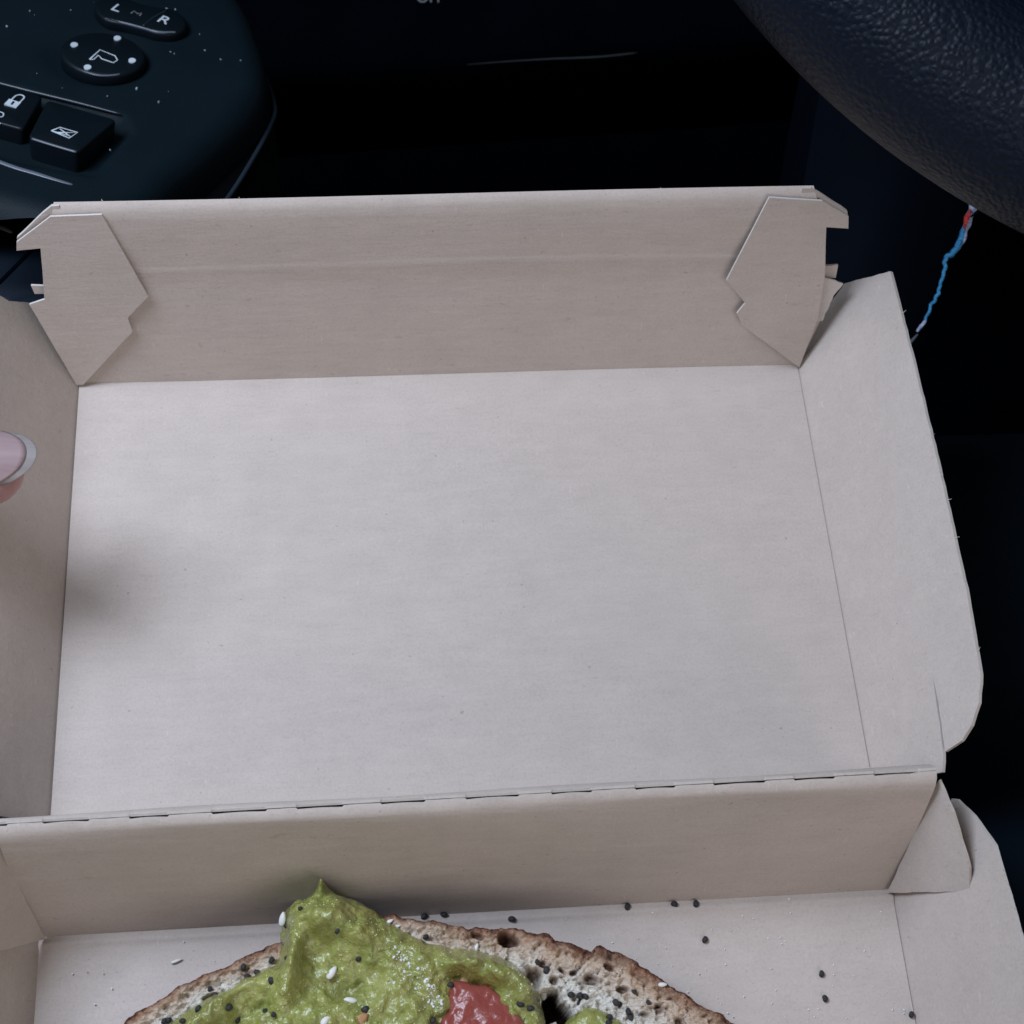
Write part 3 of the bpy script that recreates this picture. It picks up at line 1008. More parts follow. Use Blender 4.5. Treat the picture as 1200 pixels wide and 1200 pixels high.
# lid side walls
lr = panel('lid_side_wall', [(0.0993, 0.1497, -0.0014), (0.1045, 0.1570, 0.0104), (0.1097, 0.1607, 0.0217), (0.1167, 0.1535, 0.0371), (0.1172, 0.123, 0.0382), (0.1175, 0.0932, 0.0388), (0.1175, 0.0589, 0.0388), (0.1170, 0.040, 0.0377), (0.1160, 0.0338, 0.0355), (0.1145, 0.0296, 0.0322), (0.1129, 0.0272, 0.0287), (0.1105, 0.0264, 0.0233),
                              (0.1107, 0.0330, 0.0240), (0.1109, 0.0400, 0.0243), (0.11090, 0.0448, 0.02420), (0.1107, 0.0400, 0.02385), (0.1105, 0.0330, 0.0235), (0.1102, 0.0268, 0.0228), (0.1096, 0.0221, 0.0213), (0.0993, 0.0268, -0.0014)], M_CARD_SIDE, box, (-0.9, 0, 0.4))
ll = panel('lid_side_wall', [(-0.0992, 0.1500, -0.0016), (-0.1042, 0.1575, 0.0096), (-0.1092, 0.1604, 0.0207), (-0.1125, 0.1560, 0.0278), (-0.1152, 0.1550, 0.0338), (-0.1167, 0.1535, 0.0371), (-0.1172, 0.123, 0.0382), (-0.1175, 0.0932, 0.0388), (-0.1175, 0.0589, 0.0388), (-0.117, 0.04, 0.0377), (-0.1145, 0.0296, 0.0322), (-0.1103, 0.0263, 0.0229), (-0.1096, 0.0235, 0.0213), (-0.0992, 0.0268, -0.0016)], M_CARD_SIDE, box, (0.9, 0, 0.4))

# base side walls with the glue tabs folded on from the back wall
br = panel('base_side_wall', [(0.0995, -0.0004, -0.0014), (0.1075, 0.0128, 0.0255), (0.1083, 0.0140, 0.0275), (0.1087, 0.0134, 0.0290), (0.1100, 0.0084, 0.0334), (0.1115, 0.0003, 0.0382), (0.1119, -0.013, 0.0396), (0.1125, -0.0300, 0.0412), (0.1125, -0.0900, 0.0412), (0.112, -0.119, 0.0395), (0.0995, -0.1198, -0.0014)], M_CARD_SIDE, box, (-0.9, 0, 0.3))
panel('glue_tab', [(0.0996, 0.0002, 0.0006), (0.0986, 0.0130, 0.0432), (0.1035, 0.0078, 0.0395), (0.1081, -0.0026, 0.0315), (0.1068, -0.0080, 0.0270)], M_CARD_SIDE, br, (-0.9, 0, 0.3), 0.0008)
bl = panel('base_side_wall', [(-0.1001, -0.0004, 0.0001), (-0.1075, 0.0128, 0.0255), (-0.1087, 0.0134, 0.0290), (-0.1115, 0.0003, 0.0382), (-0.1125, -0.0300, 0.0412), (-0.1125, -0.0900, 0.0412), (-0.112, -0.119, 0.0395), (-0.1001, -0.1198, 0.0001)], M_CARD_SIDE, box, (0.9, 0, 0.3))
panel('glue_tab', [(-0.0998, 0.0000, 0.0008), (-0.1006, 0.0120, 0.0405), (-0.1040, 0.0078, 0.0395), (-0.1083, -0.0046, 0.0315), (-0.1070, -0.0098, 0.0265)], M_CARD_SIDE, bl, (0.9, 0, 0.3), 0.0008)
# near wall of the base, just below the frame
panel('base_front_wall', [(-0.0998, -0.1204, 0.0003), (0.0998, -0.1204, 0.0003), (0.1000, -0.134, 0.0400), (-0.1000, -0.134, 0.0400)], M_CARD, box, (0, 0.9, 0.3))


# loose paper fibres along the cut edges
def fibres(parent, a, b, n, out, seed):
    rr = random.Random(seed)
    bm = bmesh.new()
    a, b, out = Vector(a), Vector(b), Vector(out).normalized()
    for _ in range(n):
        p = a.lerp(b, rr.random())
        L = rr.choice([0.0004, 0.0006, 0.0008, 0.0014]) * rr.uniform(0.6, 1.2)
        d = (out + Vector((rr.uniform(-1, 1), rr.uniform(-1, 1), rr.uniform(-1, 1))) * 0.8).normalized()
        e = (d + Vector((rr.uniform(-1, 1), rr.uniform(-1, 1), rr.uniform(-1, 1)))).normalized()
        tube(bm, [p, p + d * L * 0.5, p + d * L * 0.5 + e * L * 0.5], [0.00009, 0.00008, 0.00004], 4)
    tag(bm_obj('loose_fibres', bm, M_EDGE, parent), kind='stuff')


fibres(lr, (0.1167, 0.1535, 0.0371), (0.1175, 0.0932, 0.0388), 5, (1, 0, 0.3), 1)
fibres(lr, (0.1175, 0.0932, 0.0388), (0.1170, 0.040, 0.0377), 9, (1, 0, 0.3), 2)
fibres(lr, (0.1170, 0.040, 0.0377), (0.1129, 0.0272, 0.0287), 12, (1, -0.5, 0), 3)
fibres(fwall, (-0.095, 0.1637, 0.0580), (0.090, 0.1640, 0.0598), 3, (0, 0.8, 0.5), 4)
fibres(br, (0.1115, 0.0003, 0.0382), (0.1125, -0.03, 0.0412), 12, (1, 0, 0.3), 5)

# ------------------------------------------------------------------ toast with avocado
toast = empty('avocado_toast', (-0.013, -0.05, 0.0), 'slice of toasted bread with mashed avocado, tomato and seeds in the base', 'toast')
T0 = np.array((-0.013, -0.05, 0.0))
ol = [(-0.0785, -0.0227), (-0.0715, -0.0179), (-0.0643, -0.0144), (-0.0571, -0.0115), (-0.0498, -0.0087), (-0.0424, -0.0065), (-0.032, -0.0042), (-0.0207, -0.0025), (-0.0123, -0.0039), (-0.001, -0.0064), (0.0066, -0.0070), (0.0159, -0.0093), (0.0245, -0.0129), (0.0262, -0.0116), (0.0326, -0.0148), (0.0397, -0.0199), (0.0467, -0.0252), (0.0545, -0.0307), (0.063, -0.042), (0.066, -0.056), (0.060, -0.072), (0.045, -0.088), (0.015, -0.098), (-0.02, -0.100), (-0.055, -0.094), (-0.080, -0.080), (-0.092, -0.060), (-0.0905, -0.038)]
OUT = smooth_closed(ol, 0.0003)
keep = [p for i, p in enumerate(OUT) if p[1] > -0.042 or i % 4 == 0]
OUT = np.array(keep)
nO = len(OUT)
cen = np.array((-0.013, -0.047))
rim_n = fbm(np.c_[OUT, 0 * OUT[:, 0]], 350, 3, 5)
OUT = OUT + (OUT - cen) / np.linalg.norm(OUT - cen, axis=1)[:, None] * (rim_n * 0.0009)[:, None]
ring_d = [-3, -2, -1] + list(np.concatenate([np.linspace(0, 0.0012, 7), np.linspace(0.0015, 0.016, 60), np.linspace(0.0164, 0.036, 60)]))
HOLES = []  # x, y, rx, ry, angle, depth
for h in [(0.0060, -0.0098, 0.0030, 0.0016, -0.25, 0.0050), (-0.0012, -0.0086, 0.0016, 0.0008, -0.2, 0.002), (0.0152, -0.0188, 0.0013, 0.0011, -0.6, 0.003), (0.0172, -0.0168, 0.0011, 0.0007, -0.7, 0.002),
          (0.0235, -0.0190, 0.0017, 0.0012, -0.5, 0.003), (0.0196, -0.0175, 0.0010, 0.0007, 0.3, 0.002), (0.0300, -0.0216, 0.0016, 0.0009, -0.2, 0.003), (0.0140, -0.0232, 0.0026, 0.0030, 0.3, 0.0165), (0.0172, -0.0268, 0.0022, 0.0036, 0.5, 0.0165), (0.0125, -0.0262, 0.0040, 0.0018, 0.1, 0.0165), (0.0108, -0.0178, 0.0018, 0.0026, 0.5, 0.005),
          (0.0378, -0.0262, 0.0014, 0.0009, -0.6, 0.002), (0.0420, -0.0292, 0.0013, 0.0010, -0.6, 0.002), (0.0345, -0.0272, 0.0011, 0.0008, -0.3, 0.002), (0.0130, -0.0152, 0.0011, 0.0008, -0.3, 0.002), (0.0276, -0.0168, 0.0013, 0.0007, -0.5, 0.002), (-0.060, -0.0180, 0.0018, 0.0007, 0.35, 0.0015)]:
    HOLES.append(h)
verts = []
attC, attB, attT, attH = [], [], [], []
for d in ring_d:
    if d == -3:
        P = OUT + (cen - OUT) * 0.03; zz = np.full(nO, 0.0008)
    elif d == -2:
        P = OUT + (cen - OUT) * 0.006; zz = np.full(nO, 0.006)
    elif d == -1:
        P = OUT.copy(); zz = np.full(nO, 0.0115)
    else:
        v = cen - OUT
        L = np.linalg.norm(v, axis=1)
        P = OUT + v / L[:, None] * np.minimum(d, L * 0.985)[:, None]
        zz = 0.0138 + 0.0030 * (1 - np.exp(-d / 0.0006)) - 0.0013 * (1 - np.exp(-max(d - 0.002, 0) / 0.003))
        zz = np.full(nO, zz)
    Q = np.c_[P, zz]
    dd = max(d, 0)
    hole = np.zeros(nO)
    if d >= 0:
        Pw = P + np.c_[fbm(Q, 380, 2, 91), fbm(Q, 380, 2, 93)] * 0.0013
        w1, r1_ = worley(Pw * (1.0, 1.35), 520, 3)
        w2, r2_ = worley(Pw, 1250, 8)
        edge = np.clip((dd - 0.0008) / 0.002, 0, 1)
        zz = zz - 0.0014 * np.clip(1 - w1 / (0.25 + 0.4 * r1_), 0, 1) ** 0.7 * (r1_ > 0.45) * edge
        zz = zz - 0.0007 * np.clip(1 - w2 / 0.6, 0, 1) * (0.4 + 0.6 * edge)
        rough = 1 + 1.6 * np.exp(-dd / 0.002)
        zz = zz + fbm(Q, 260, 3, 2) * 0.0007 + (0.35 - np.abs(fbm(Q, 800, 3, 14))) * 0.0006 * rough + fbm(Q, 1600, 2, 4) * 0.0003 * rough
        for (hx, hy, rx, ry, an, dep) in HOLES:
            c_, s_ = math.cos(an), math.sin(an)
            ux, uy = P[:, 0] - hx, P[:, 1] - hy
            q = np.sqrt(((ux * c_ + uy * s_) / rx) ** 2 + ((-ux * s_ + uy * c_) / ry) ** 2) + fbm(Q, 420, 3, 6) * 0.55
            g = np.clip((1.00 - q) / 0.34, 0, 1)
            zz = np.maximum(zz - dep * g, 0.0012)
            hole = np.maximum(hole, g)
    else:
        P = P + fbm(Q, 600, 2, 9)[:, None] * 0.0004
    nz = fbm(np.c_[P, 0 * zz], 330, 3, 21)
    wid = 0.0021 + 0.0016 * np.clip((P[:, 0] + 0.02) / 0.05, 0, 1)
    cr = np.clip(1.15 - (dd + nz * 0.0013) / wid, 0, 1)
    tst = np.clip(1.25 - (dd + nz * 0.002) / (wid * 2.6), 0, 1)
    bn = np.clip(0.9 - (dd + nz * 0.0009) / (wid * 0.45), 0, 1) if d >= 0 else np.full(nO, 0.9)
    bn = np.maximum(bn, np.exp(-((P[:, 0] - 0.0275) / 0.004) ** 2) * cr * 0.8)
    bn = np.maximum(bn, np.clip(1 - np.abs(P[:, 0] + 0.012) / 0.009, 0, 1) * cr * 0.7)
    verts.append(np.c_[P, zz] - T0)
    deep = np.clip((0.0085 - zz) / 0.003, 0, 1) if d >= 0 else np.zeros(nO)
    bn = np.maximum(bn, deep)  # deep voids go dark too: shade painted into the crumb colour
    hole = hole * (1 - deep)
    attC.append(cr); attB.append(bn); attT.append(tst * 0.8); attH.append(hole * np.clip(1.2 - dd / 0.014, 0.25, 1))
nR = len(ring_d)
V = np.concatenate(verts)
F = []
for a in range(nR - 1):
    for i in range(nO):
        j = (i + 1) % nO
        F.append((a * nO + i, (a + 1) * nO + i, (a + 1) * nO + j, a * nO + j))
F.append(tuple(reversed(range((nR - 1) * nO, nR * nO))))
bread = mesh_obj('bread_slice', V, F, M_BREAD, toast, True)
for nm, arr in (('crust', attC), ('burnt_and_shade', attB), ('toasted', attT), ('hole', attH)):
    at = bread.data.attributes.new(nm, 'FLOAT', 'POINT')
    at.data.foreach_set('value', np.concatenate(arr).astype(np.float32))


def heap(name, outline, res, hfun, mat, parent, sink):
    """lumpy soft mass as a closed-looking skin; its rim sinks below what carries it"""
    pl_ = np.array(outline)
    x0, y0 = pl_.min(0) - res
    x1, y1 = pl_.max(0) + res
    X, Y = np.meshgrid(np.arange(x0, x1, res), np.arange(y0, y1, res), indexing='ij')
    sh = X.shape
    px, py = X.ravel(), Y.ravel()
    d = poly_dist(px, py, pl_)
    d = d + fbm(np.c_[px, py, 0 * px], 420, 3, 31) * 0.0007
    zz = hfun(px, py, d)
    idx = -np.ones(len(px), int)
    ok = d > -sink
    F = []
    okg = ok.reshape(sh)
    q = okg[:-1, :-1] & okg[1:, :-1] & okg[1:, 1:] & okg[:-1, 1:]
    use = np.zeros(sh, bool)
    for (a, b) in ((0, 0), (1, 0), (1, 1), (0, 1)):
        use[a:sh[0] - 1 + a, b:sh[1] - 1 + b] |= q
    u = use.ravel()
    idx[u] = np.arange(u.sum())
    ig = idx.reshape(sh)
    ii, jj = np.where(q)
    F = np.c_[ig[ii, jj], ig[ii + 1, jj], ig[ii + 1, jj + 1], ig[ii, jj + 1]]
    V = np.c_[px, py, zz][u] - T0
    return mesh_obj(name, V, F.tolist(), mat, parent, True)


AVO = smooth_closed([(-0.0700, -0.0250), (-0.0640, -0.0205), (-0.0584, -0.0175), (-0.0494, -0.0132), (-0.0452, -0.0108), (-0.0440, -0.0060), (-0.0436, -0.0015), (-0.0420, 0.0014), (-0.0385, 0.0028), (-0.0362, 0.0044), (-0.0353, 0.0066), (-0.0343, 0.0044), (-0.0310, 0.0024), (-0.0250, -0.0004), (-0.0195, -0.0050), (-0.0130, -0.0085), (-0.0070, -0.0103), (-0.0010, -0.0115), (0.0045, -0.0135), (0.0085, -0.0165), (0.0110, -0.0200), (0.0120, -0.0240), (0.0125, -0.0300), (0.010, -0.050), (-0.010, -0.076), (-0.050, -0.076), (-0.070, -0.058), (-0.076, -0.038)], 0.0008)
BUMPS = [  # x, y, sx, sy, angle, height
    (-0.0345, -0.0040, 0.0060, 0.0042, 0.10, 0.0085), (-0.0260, -0.0085, 0.0055, 0.0030, -0.5, 0.0040), (-0.0410, -0.0105, 0.0022, 0.0065, -0.15, 0.0042),
    (-0.0440, -0.0185, 0.0028, 0.0060, -0.35, 0.0045), (-0.0555, -0.0185, 0.0080, 0.0021, 0.48, 0.0034), (-0.0625, -0.0240, 0.0050, 0.0020, 0.5, 0.0024),
    (-0.0290, -0.0175, 0.0050, 0.0030, 0.2, -0.0042), (-0.0520, -0.0240, 0.0080, 0.0022, 0.55, -0.0030), (-0.0330, -0.0260, 0.0090, 0.0045, 0.1, 0.0018),
    (-0.0040, -0.0155, 0.0065, 0.0022, -0.25, 0.0046), (0.0040, -0.0175, 0.0035, 0.0028, -0.3, 0.0048), (0.0085, -0.0215, 0.0032, 0.0034, 0.0, 0.0044), (-0.0020, -0.0195, 0.0062, 0.0016, -0.35, -0.0040),
    (-0.0135, -0.0160, 0.0035, 0.0050, 0.2, 0.0030), (-0.0165, -0.0240, 0.0022, 0.0060, 0.5, 0.0020), (-0.0080, -0.0260, 0.0050, 0.0050, 0.0, -0.0005), (0.0105, -0.0285, 0.0025, 0.0025, 0, 0.0015),
]


def avo_z(px, py, d):
    P = np.c_[px, py, 0 * px]
    t = np.clip(d / 0.0032, 0, 1)
    base = 0.0128 + 0.0068 * np.sqrt(np.clip(1 - (1 - t) ** 2, 0, 1))
    h = np.zeros_like(px)
    wx = px + fbm(P, 160, 2, 41) * 0.0012
    wy = py + fbm(P, 160, 2, 47) * 0.0012
    for (bx, by, sx, sy, an, amp) in BUMPS:
        c_, s_ = math.cos(an), math.sin(an)
        ux, uy = wx - bx, wy - by
        q = ((ux * c_ + uy * s_) / sx) ** 2 + ((-ux * s_ + uy * c_) / sy) ** 2
        h += amp * np.exp(-q)
    h = h * np.clip(d / 0.0028, 0.0, 1) ** 0.5
    # little pulled-up peak at the back
    h += 0.0080 * np.exp(-(np.hypot(px + 0.0352, (py - 0.0040) * 0.7) / 0.0010) ** 1.3)
    w, _ = worley(P, 330, 17)
    h += (0.0017 * fbm(P, 260, 3, 51) + 0.0018 * np.clip(0.6 - w, 0, 1) + 0.0016 * np.clip(0.6 - worley(P, 170, 23)[0], 0, 1)) * t
    h += 0.00022 * fbm(P, 1300, 2, 61) * t
    zz = base + h
    return np.where(d < 0, 0.0128 + d * 3.0, zz)


avo = heap('avocado_mash', AVO, 0.00033, avo_z, M_AVO, toast, 0.0011)
AVO2 = smooth_closed([(0.0175, -0.0290), (0.0205, -0.0255), (0.0245, -0.0252), (0.0290, -0.0285), (0.0315, -0.0330), (0.031, -0.042), (0.024, -0.045), (0.0215, -0.036)], 0.0008)


def avo2_z(px, py, d):
    P = np.c_[px, py, 0 * px]
    t = np.clip(d / 0.003, 0, 1)
    zz = 0.0140 + 0.0034 * np.sqrt(np.clip(1 - (1 - t) ** 2, 0, 1)) + (0.0012 * fbm(P, 320, 3, 71) + 0.0002 * fbm(P, 1500, 2, 61)) * t
    return np.where(d < 0, 0.0140 + d * 3.0, zz)


heap('avocado_dab', AVO2, 0.00033, avo2_z, M_AVO, toast, 0.0008)

TOM = smooth_closed([(-0.0082, -0.0195), (-0.0072, -0.0182), (-0.0050, -0.0186), (-0.0015, -0.0196), (0.0022, -0.0212), (0.0048, -0.0236), (0.0070, -0.0270), (0.0078, -0.0310), (0.004, -0.036), (-0.004, -0.036), (-0.0095, -0.0315), (-0.0105, -0.0268), (-0.0088, -0.0245)], 0.0006)


def tom_z(px, py, d):
    P = np.c_[px, py, 0 * px]
    t = np.clip(d / 0.0016, 0, 1)
    zz = 0.0192 + 0.0028 * np.sqrt(np.clip(1 - (1 - t) ** 2, 0, 1)) + (0.0007 * fbm(P, 260, 3, 81) + 0.0002 * fbm(P, 900, 2, 83)) * t - (py + 0.027) * 0.10
    return np.where(d < 0, 0.0192 + d * 4.0 - (py + 0.027) * 0.10, zz)


heap('tomato_piece', TOM, 0.0003, tom_z, M_TOMATO, toast, 0.0008)


def seed_mesh(name, kind, seed):
    rr = random.Random(seed)
    bm = bmesh.new()
    bmesh.ops.create_icosphere(bm, subdivisions=2, radius=1)
    for v in bm.verts:
        c = v.co
        if kind == 'black':     # kidney shape, pitted
            k_ = 1 + 0.07 * math.sin(c.x * 9 + seed) * math.cos(c.y * 8 + seed * 2)
            v.co = Vector((c.x * 0.00094 * k_, c.y * 0.00076 * k_ - 0.00016 * math.exp(-(c.x * 2.2) ** 2) * (c.y > 0), c.z * 0.00068 * k_))
        else:                   # flat teardrop
            w = 0.00105 * (1 - 0.42 * (c.x + 1) / 2)
            v.co = Vector((c.x * 0.00175, c.y * w, c.z * 0.00055))
    me = bpy.data.meshes.new(name)
    bmesh.ops.recalc_face_normals(bm, faces=bm.faces)
    bm.to_mesh(me)
    bm.free()
    me.materials.append(M_SEED if kind == 'black' else M_SESAME)
    me.polygons.foreach_set('use_smooth', [True] * len(me.polygons))
    return me


BLACK = [seed_mesh('black_seed', 'black', i) for i in range(4)]
SES = [seed_mesh('sesame_seed', 'sesame', i) for i in range(2)]


def put_seed(me, name, loc, rot, scale=1.0, parent=None):
    o = bpy.data.objects.new(name, me)
    link(o, parent)
    o.location = Vector(loc) - (Vector(parent.location) if parent else Vector((0, 0, 0)))
    o.rotation_euler = rot
    o.scale = (scale,) * 3
    return o


# @SEEDS@
# black and sesame seeds stuck to the toppings (parts of the toast)
ON_TOAST = [(-0.0515, -0.0144, 0.0161), (-0.0495, -0.0136, 0.0160), (-0.0525, -0.0124, 0.0164), (-0.0461, -0.0166, 0.0218), (-0.0465, -0.0110, 0.0155), (-0.0597, -0.0164, 0.0155), (-0.0584, -0.0180, 0.0173), (-0.0614, -0.0214, 0.0208), (-0.0693, -0.0226, 0.0159), (-0.0685, -0.0223, 0.0156), (-0.0647, -0.0236, 0.0210), (-0.0475, -0.0223, 0.0201), (-0.0456, -0.0235, 0.0215), (-0.0536, -0.0235, 0.0172), (-0.0425, -0.0125, 0.0242), (-0.0549, -0.0215, 0.0216), (-0.0397, -0.0020, 0.0235), (-0.0433, -0.0037, 0.0161), (-0.0318, -0.0075, 0.0249), (-0.0260, -0.0060, 0.0232), (-0.0275, -0.0124, 0.0193), (-0.0263, -0.0234, 0.0204), (-0.0241, -0.0229, 0.0198), (-0.0126, -0.0079, 0.0153), (0.0069, -0.0245, 0.0219), (0.0090, -0.0255, 0.0214), (-0.0120, -0.0265, 0.0203), (-0.0079, -0.0195, 0.0212), (0.0118, -0.0149, 0.0159), (0.0136, -0.0166, 0.0154), (0.0186, -0.0223, 0.0159), (0.0205, -0.0225, 0.0153), (0.0203, -0.0236, 0.0145), (0.0218, -0.0227, 0.0151), (0.0284, -0.0244, 0.0154), (0.0293, -0.0246, 0.0141), (0.0325, -0.0223, 0.0147), (0.0309, -0.0264, 0.0155), (0.0314, -0.0276, 0.0150), (0.0265, -0.0275, 0.0164), (0.0261, -0.0287, 0.0172), (0.0355, -0.0249, 0.0157)]
rs = random.Random(5)
for i, p in enumerate(ON_TOAST):
    put_seed(BLACK[i % 4], 'black_seed', (p[0], p[1], p[2] + rs.uniform(0.0001, 0.00045)), (rs.uniform(-.9, .9), rs.uniform(-.9, .9), rs.uniform(0, 6.28)), rs.uniform(0.72, 1.06), toast)
SES_ON = [(-0.0440, -0.0026, 0.0168), (-0.0333, -0.0151, 0.0189), (-0.0294, -0.0212, 0.0189), (-0.0346, -0.0251, 0.0219), (-0.0016, -0.0109, 0.0154), (-0.0204, -0.0043, 0.0165), (-0.0187, -0.0054, 0.0162), (-0.0569, -0.0155, 0.0146), (0.0131, -0.0208, 0.0103), (0.0389, -0.0214, 0.0165)]
SES_ROT = [1.4, 0.9, -0.1, 1.0, 1.1, 0.4, 0.2, 1.2, 1.5, 0.0, 0.5, 1.1]
SES_SC = [0.95, 0.95, 0.9, 1.0, 0.62, 0.5, 0.42, 0.85, 0.85, 0.6, 0.7, 0.7]
for i, p in enumerate(SES_ON):
    put_seed(SES[i % 2], 'sesame_seed', (p[0], p[1], p[2] + 0.0004), (rs.uniform(-.4, .4), rs.uniform(-.3, .3), SES_ROT[i]), SES_SC[i], toast)
# salt and pulp grains caught on the mash
bm = bmesh.new()
SALT = [(-0.0183, -0.0134, 0.0199), (-0.0165, -0.0148, 0.0218), (-0.0157, -0.0166, 0.0217), (-0.0170, -0.0180, 0.0218), (-0.0139, -0.0184, 0.0212), (-0.0131, -0.0203, 0.0214), (-0.0122, -0.0216, 0.0207), (-0.0110, -0.0237, 0.0197), (-0.0099, -0.0253, 0.0184), (-0.0122, -0.0228, 0.0201)]
for q in range(110):
    a, b = rs.choice(SALT), rs.random()
    x, y = a[0] + rs.gauss(0, 0.0011), a[1] + rs.gauss(0, 0.0013)
    zq = float(avo_z(np.array([x]), np.array([y]), poly_dist(np.array([x]), np.array([y]), AVO))[0])
    s_ = rs.choice([0.00008, 0.00011, 0.00014, 0.0002, 0.00034])
    m = Matrix.Translation(Vector((x, y, zq + s_ * 0.4)) - Vector(T0)) @ Euler((rs.random() * 6, rs.random() * 6, rs.random() * 6)).to_matrix().to_4x4() @ Matrix.Diagonal((s_ * 1.4, s_, s_ * 0.8, 1))
    bmesh.ops.create_icosphere(bm, subdivisions=1, radius=1, matrix=m)
tag(bm_obj('salt_grains', bm, M_SALT, toast), kind='stuff')
# tiny pale pulp bits that paint wet sparkle all over the mash
bm = bmesh.new()
XQ = np.array([(rs.uniform(-0.072, 0.012), rs.uniform(-0.034, 0.002), 0.0) for _ in range(2400)])
DQ = poly_dist(XQ[:, 0], XQ[:, 1], AVO)
okq = (DQ > 0.0012) & (fbm(XQ, 150, 2, 77) > -0.05)
XQ, DQ = XQ[okq], DQ[okq]
ZQ = avo_z(XQ[:, 0], XQ[:, 1], DQ)
for (x, y, _), zq in zip(XQ, ZQ):
    s_ = rs.choice([0.00006, 0.00008, 0.00011, 0.00016])
    m = Matrix.Translation(Vector((x, y, zq + s_ * 0.2)) - Vector(T0)) @ Euler((0, 0, rs.random() * 6)).to_matrix().to_4x4() @ Matrix.Diagonal((s_ * 1.5, s_, s_ * 0.8, 1))
    bmesh.ops.create_icosphere(bm, subdivisions=1, radius=1, matrix=m)
tag(bm_obj('pulp_glints', bm, M_PULP_GLINT, toast, True), kind='stuff')
# tan flakes of crisp bread or chilli
for (p, r_) in (((-0.0278, -0.0256, 0.0206), 0.3), ((-0.0045, -0.0180, 0.0181), 1.2)):
    bm = bmesh.new()
    bmesh.ops.create_icosphere(bm, subdivisions=2, radius=1)
    for v in bm.verts:
        c = v.co
        v.co = Vector((c.x * 0.0022, c.y * 0.0011, c.z * 0.0006)) * (1 + 0.25 * math.sin(c.x * 7 + c.y * 5))
    o = bm_obj('tan_flake', bm, M_FLAKE, toast, True)
    o.location = Vector(p) - Vector(T0) + Vector((0, 0, 0.0004))
    o.rotation_euler = (0.2, 0.1, r_)

# ------------------------------------------------------------------ seeds dropped on the cardboard, each a thing of its own
FLOOR_SEEDS = [
    (0.0354, -0.0006, 'black seed at the foot of the base back wall, leftmost of three there'),
    (0.0466, -0.0006, 'black seed at the foot of the base back wall, middle of three there'),
    (0.0517, -0.0008, 'black seed at the foot of the base back wall, rightmost of three there'),
    (0.0528, -0.0092, 'single black seed on the base floor right of the toast crust'),
    (0.0792, -0.0185, 'farther of two black seeds on the base floor near its right side'),
    (0.0791, -0.0241, 'nearer of two black seeds on the base floor near its right side'),
    (0.0987, -0.0288, 'black seed beside the right crease of the base floor'),
    (0.0080, -0.0020, 'black seed just behind the toast crust, right of the avocado'),
    (-0.0078, 0.0000, 'right one of two black seeds between avocado crust and back wall'),
    (-0.0124, -0.0002, 'left one of two black seeds between avocado crust and back wall'),
]
for i, (x, y, lab) in enumerate(FLOOR_SEEDS):
    o = put_seed(BLACK[i % 4], 'black_seed', (x, y, 0.00075), (rs.uniform(-.3, .3), rs.uniform(-.3, .3), rs.uniform(0, 6.28)), rs.uniform(0.86, 1.0))
    tag(o, lab, 'seed', 'black seeds fallen on the box floor')
o = put_seed(SES[0], 'sesame_seed', (-0.0690, -0.0071, 0.0006), (0.1, 0.0, 0.3), 0.72)
o.scale = (0.80, 0.45, 0.6)
tag(o, 'pale sesame seed lying on the base floor left of the toast', 'seed')

# fine salt and crumbs strewn over the base floor: uncountable
bm = bmesh.new()
for q in range(360):
    if q < 70:
        x, y = rs.uniform(-0.098, -0.03), rs.uniform(-0.032, 0.0)
    else:
        x, y = rs.uniform(0.005, 0.098), rs.uniform(-0.034, 0.0)
    s_ = rs.choice([0.00006, 0.00008, 0.0001, 0.00013, 0.0002])
    m = Matrix.Translation((x, y, 0.0003 + s_ * 0.3)) @ Euler((rs.random() * 6, rs.random() * 6, rs.random() * 6)).to_matrix().to_4x4() @ Matrix.Diagonal((s_ * 1.5, s_, s_ * 0.8, 1))
    bmesh.ops.create_icosphere(bm, subdivisions=1, radius=1, matrix=m)
cr = bm_obj('salt_crumbs', bm, M_SALT)
tag(cr, 'fine white salt crumbs strewn over the base floor', kind='stuff')
# ------------------------------------------------------------------ hand holding the lid's left side
hand = empty('hand', (-0.165, 0.085, 0.03), 'hand gripping the lid, only a thumb tip with a long nail in view', 'hand')
H0 = Vector(hand.location)


def limb(bm, pts, rads, flat=1.0, up=(0, 0.15, 1)):
    P = smooth_open([np.array(p) for p in pts], 6)
    R_ = list(np.interp(np.linspace(0, 1, len(P)), np.linspace(0, 1, len(rads)), rads))
    d0 = (Vector(P[-1]) - Vector(P[-2])).normalized()
    base = Vector(P[-1]); rl = R_[-1]
    for a in (0.35, 0.62, 0.82, 0.95):      # rounded end
        P.append(np.array(base + d0 * rl * a)); R_.append(rl * math.sqrt(1 - a * a))
    tube(bm, [Vector(p) - H0 for p in P], R_, 16, flat, up)


bm = bmesh.new()
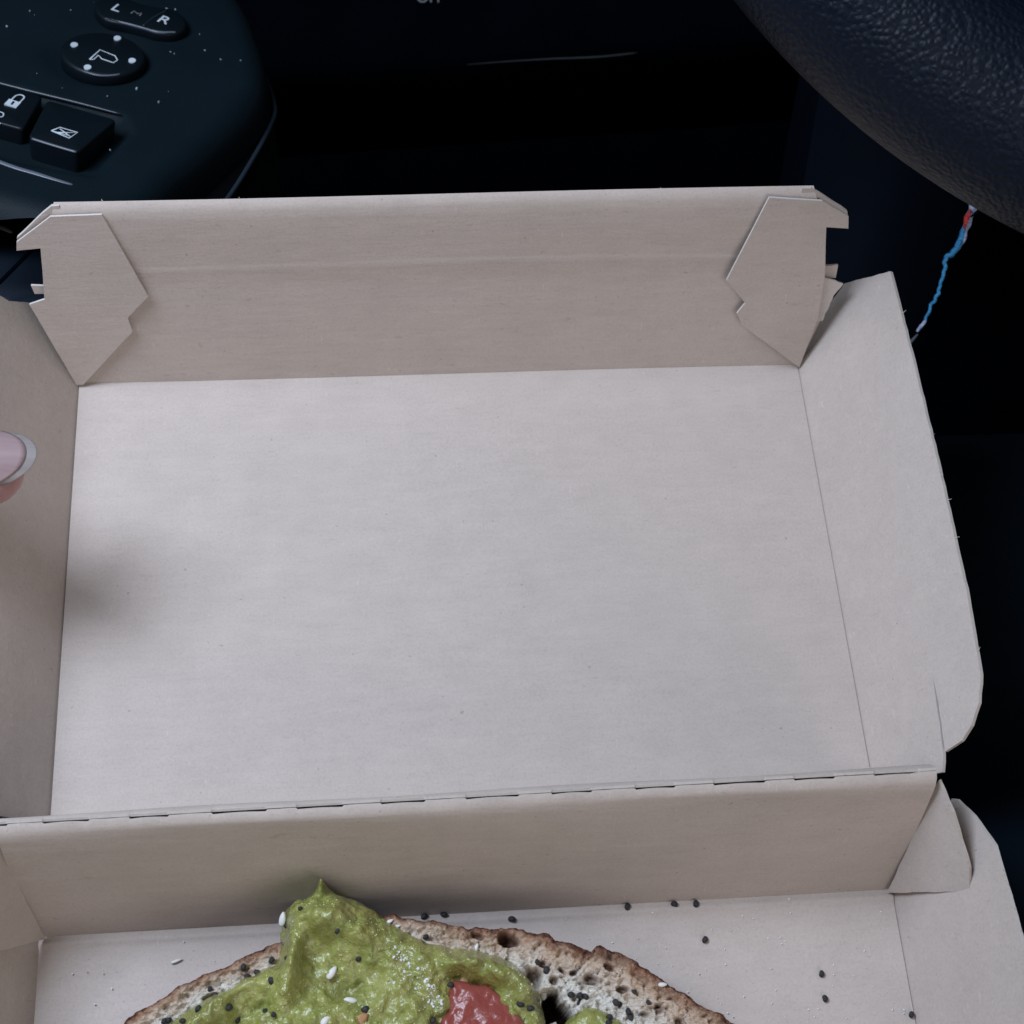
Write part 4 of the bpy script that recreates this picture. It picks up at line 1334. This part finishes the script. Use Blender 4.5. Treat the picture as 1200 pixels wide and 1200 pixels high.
# thumb over the rim, four fingers hooked under the lid, palm and wrist outside
limb(bm, [(-0.205, 0.070, 0.030), (-0.170, 0.082, 0.044), (-0.140, 0.0905, 0.0535), (-0.122, 0.0928, 0.0535), (-0.1082, 0.0937, 0.0520)], [0.015, 0.0140, 0.0116, 0.0110, 0.0094], 0.84)
for (yy, ln) in ((0.112, -0.088), (0.091, -0.080), (0.070, -0.083), (0.051, -0.098)):
    r_ = 0.0082 if yy > 0.06 else 0.0070
    limb(bm, [(-0.185, 0.55 * yy + 0.04, 0.012), (-0.158, yy, 0.000), (-0.135, yy, -0.0105), (-0.112, yy, -0.0112), (ln, yy, -0.0108)], [0.012, 0.0098, r_, r_, r_ * 0.9], 0.95)
for q in ((0.062, 0.020), (0.078, 0.021), (0.094, 0.018)):
    limb(bm, [(-0.245, 0.055 + (q[0] - 0.07) * 0.4, 0.026), (-0.205, q[0], 0.020), (-0.165, q[0] + 0.004, 0.010)], [0.022, 0.019, 0.013], 0.75)
limb(bm, [(-0.205, 0.070, 0.024), (-0.250, 0.050, 0.028), (-0.330, 0.010, 0.035)], [0.022, 0.024, 0.030], 0.8)
ho = bm_obj('hand_skin', bm, M_SKIN, hand, True)
md = ho.modifiers.new('remesh', 'REMESH')
md.mode = 'VOXEL'; md.voxel_size = 0.0011; md.use_smooth_shade = True
md = ho.modifiers.new('smooth', 'SMOOTH'); md.factor = 0.5; md.iterations = 6


def nail_patch(u0, u1, w0, w1, lift, nu=14, nv=16, tip=False):
    """curved nail along the thumb: u along, v across (tilted a little towards the lid's far wall)"""
    V, F = [], []
    c0 = Vector((-0.1112, 0.0938, 0.0524)); ax = Vector((1, 0.06, -0.13)).normalized()
    side = Vector((0, 0, 1)).cross(ax).normalized()
    tilt = Matrix.Rotation(math.radians(4), 3, ax)
    for i in range(nu + 1):
        u = u0 + (u1 - u0) * i / nu
        for j in range(nv + 1):
            v = -1 + 2 * j / nv
            w = w0 + (w1 - w0) * i / nu
            uu = u
            if tip:
                uu = u - 0.0072 * (abs(v) ** 2.1)
            else:
                uu = u - 0.0072 * (abs(v) ** 2.1) * (i / nu)
            th = v * math.radians(50)
            rr = w
            p = Vector((0, 0, 0)) + side * (math.sin(th) * rr) + Vector((0, 0, 1)) * (math.cos(th) * rr * 0.86)
            p = tilt @ p
            V.append(c0 + ax * uu + p + Vector((0, 0, lift)) - H0)
    for i in range(nu):
        for j in range(nv):
            a = i * (nv + 1) + j
            F.append((a, a + nv + 1, a + nv + 2, a + 1))
    return V, F


V, F = nail_patch(-0.004, 0.0140, 0.0104, 0.0090, 0.0003)
nail = mesh_obj('thumb_nail', V, F, M_NAIL, hand, True)
md = nail.modifiers.new('solid', 'SOLIDIFY'); md.thickness = 0.0004
V, F = nail_patch(0.0130, 0.0162, 0.0091, 0.0086, 0.00016, tip=True)
nt = mesh_obj('nail_tip', V, F, M_NAILTIP, nail, True)
md = nt.modifiers.new('solid', 'SOLIDIFY'); md.thickness = 0.0003
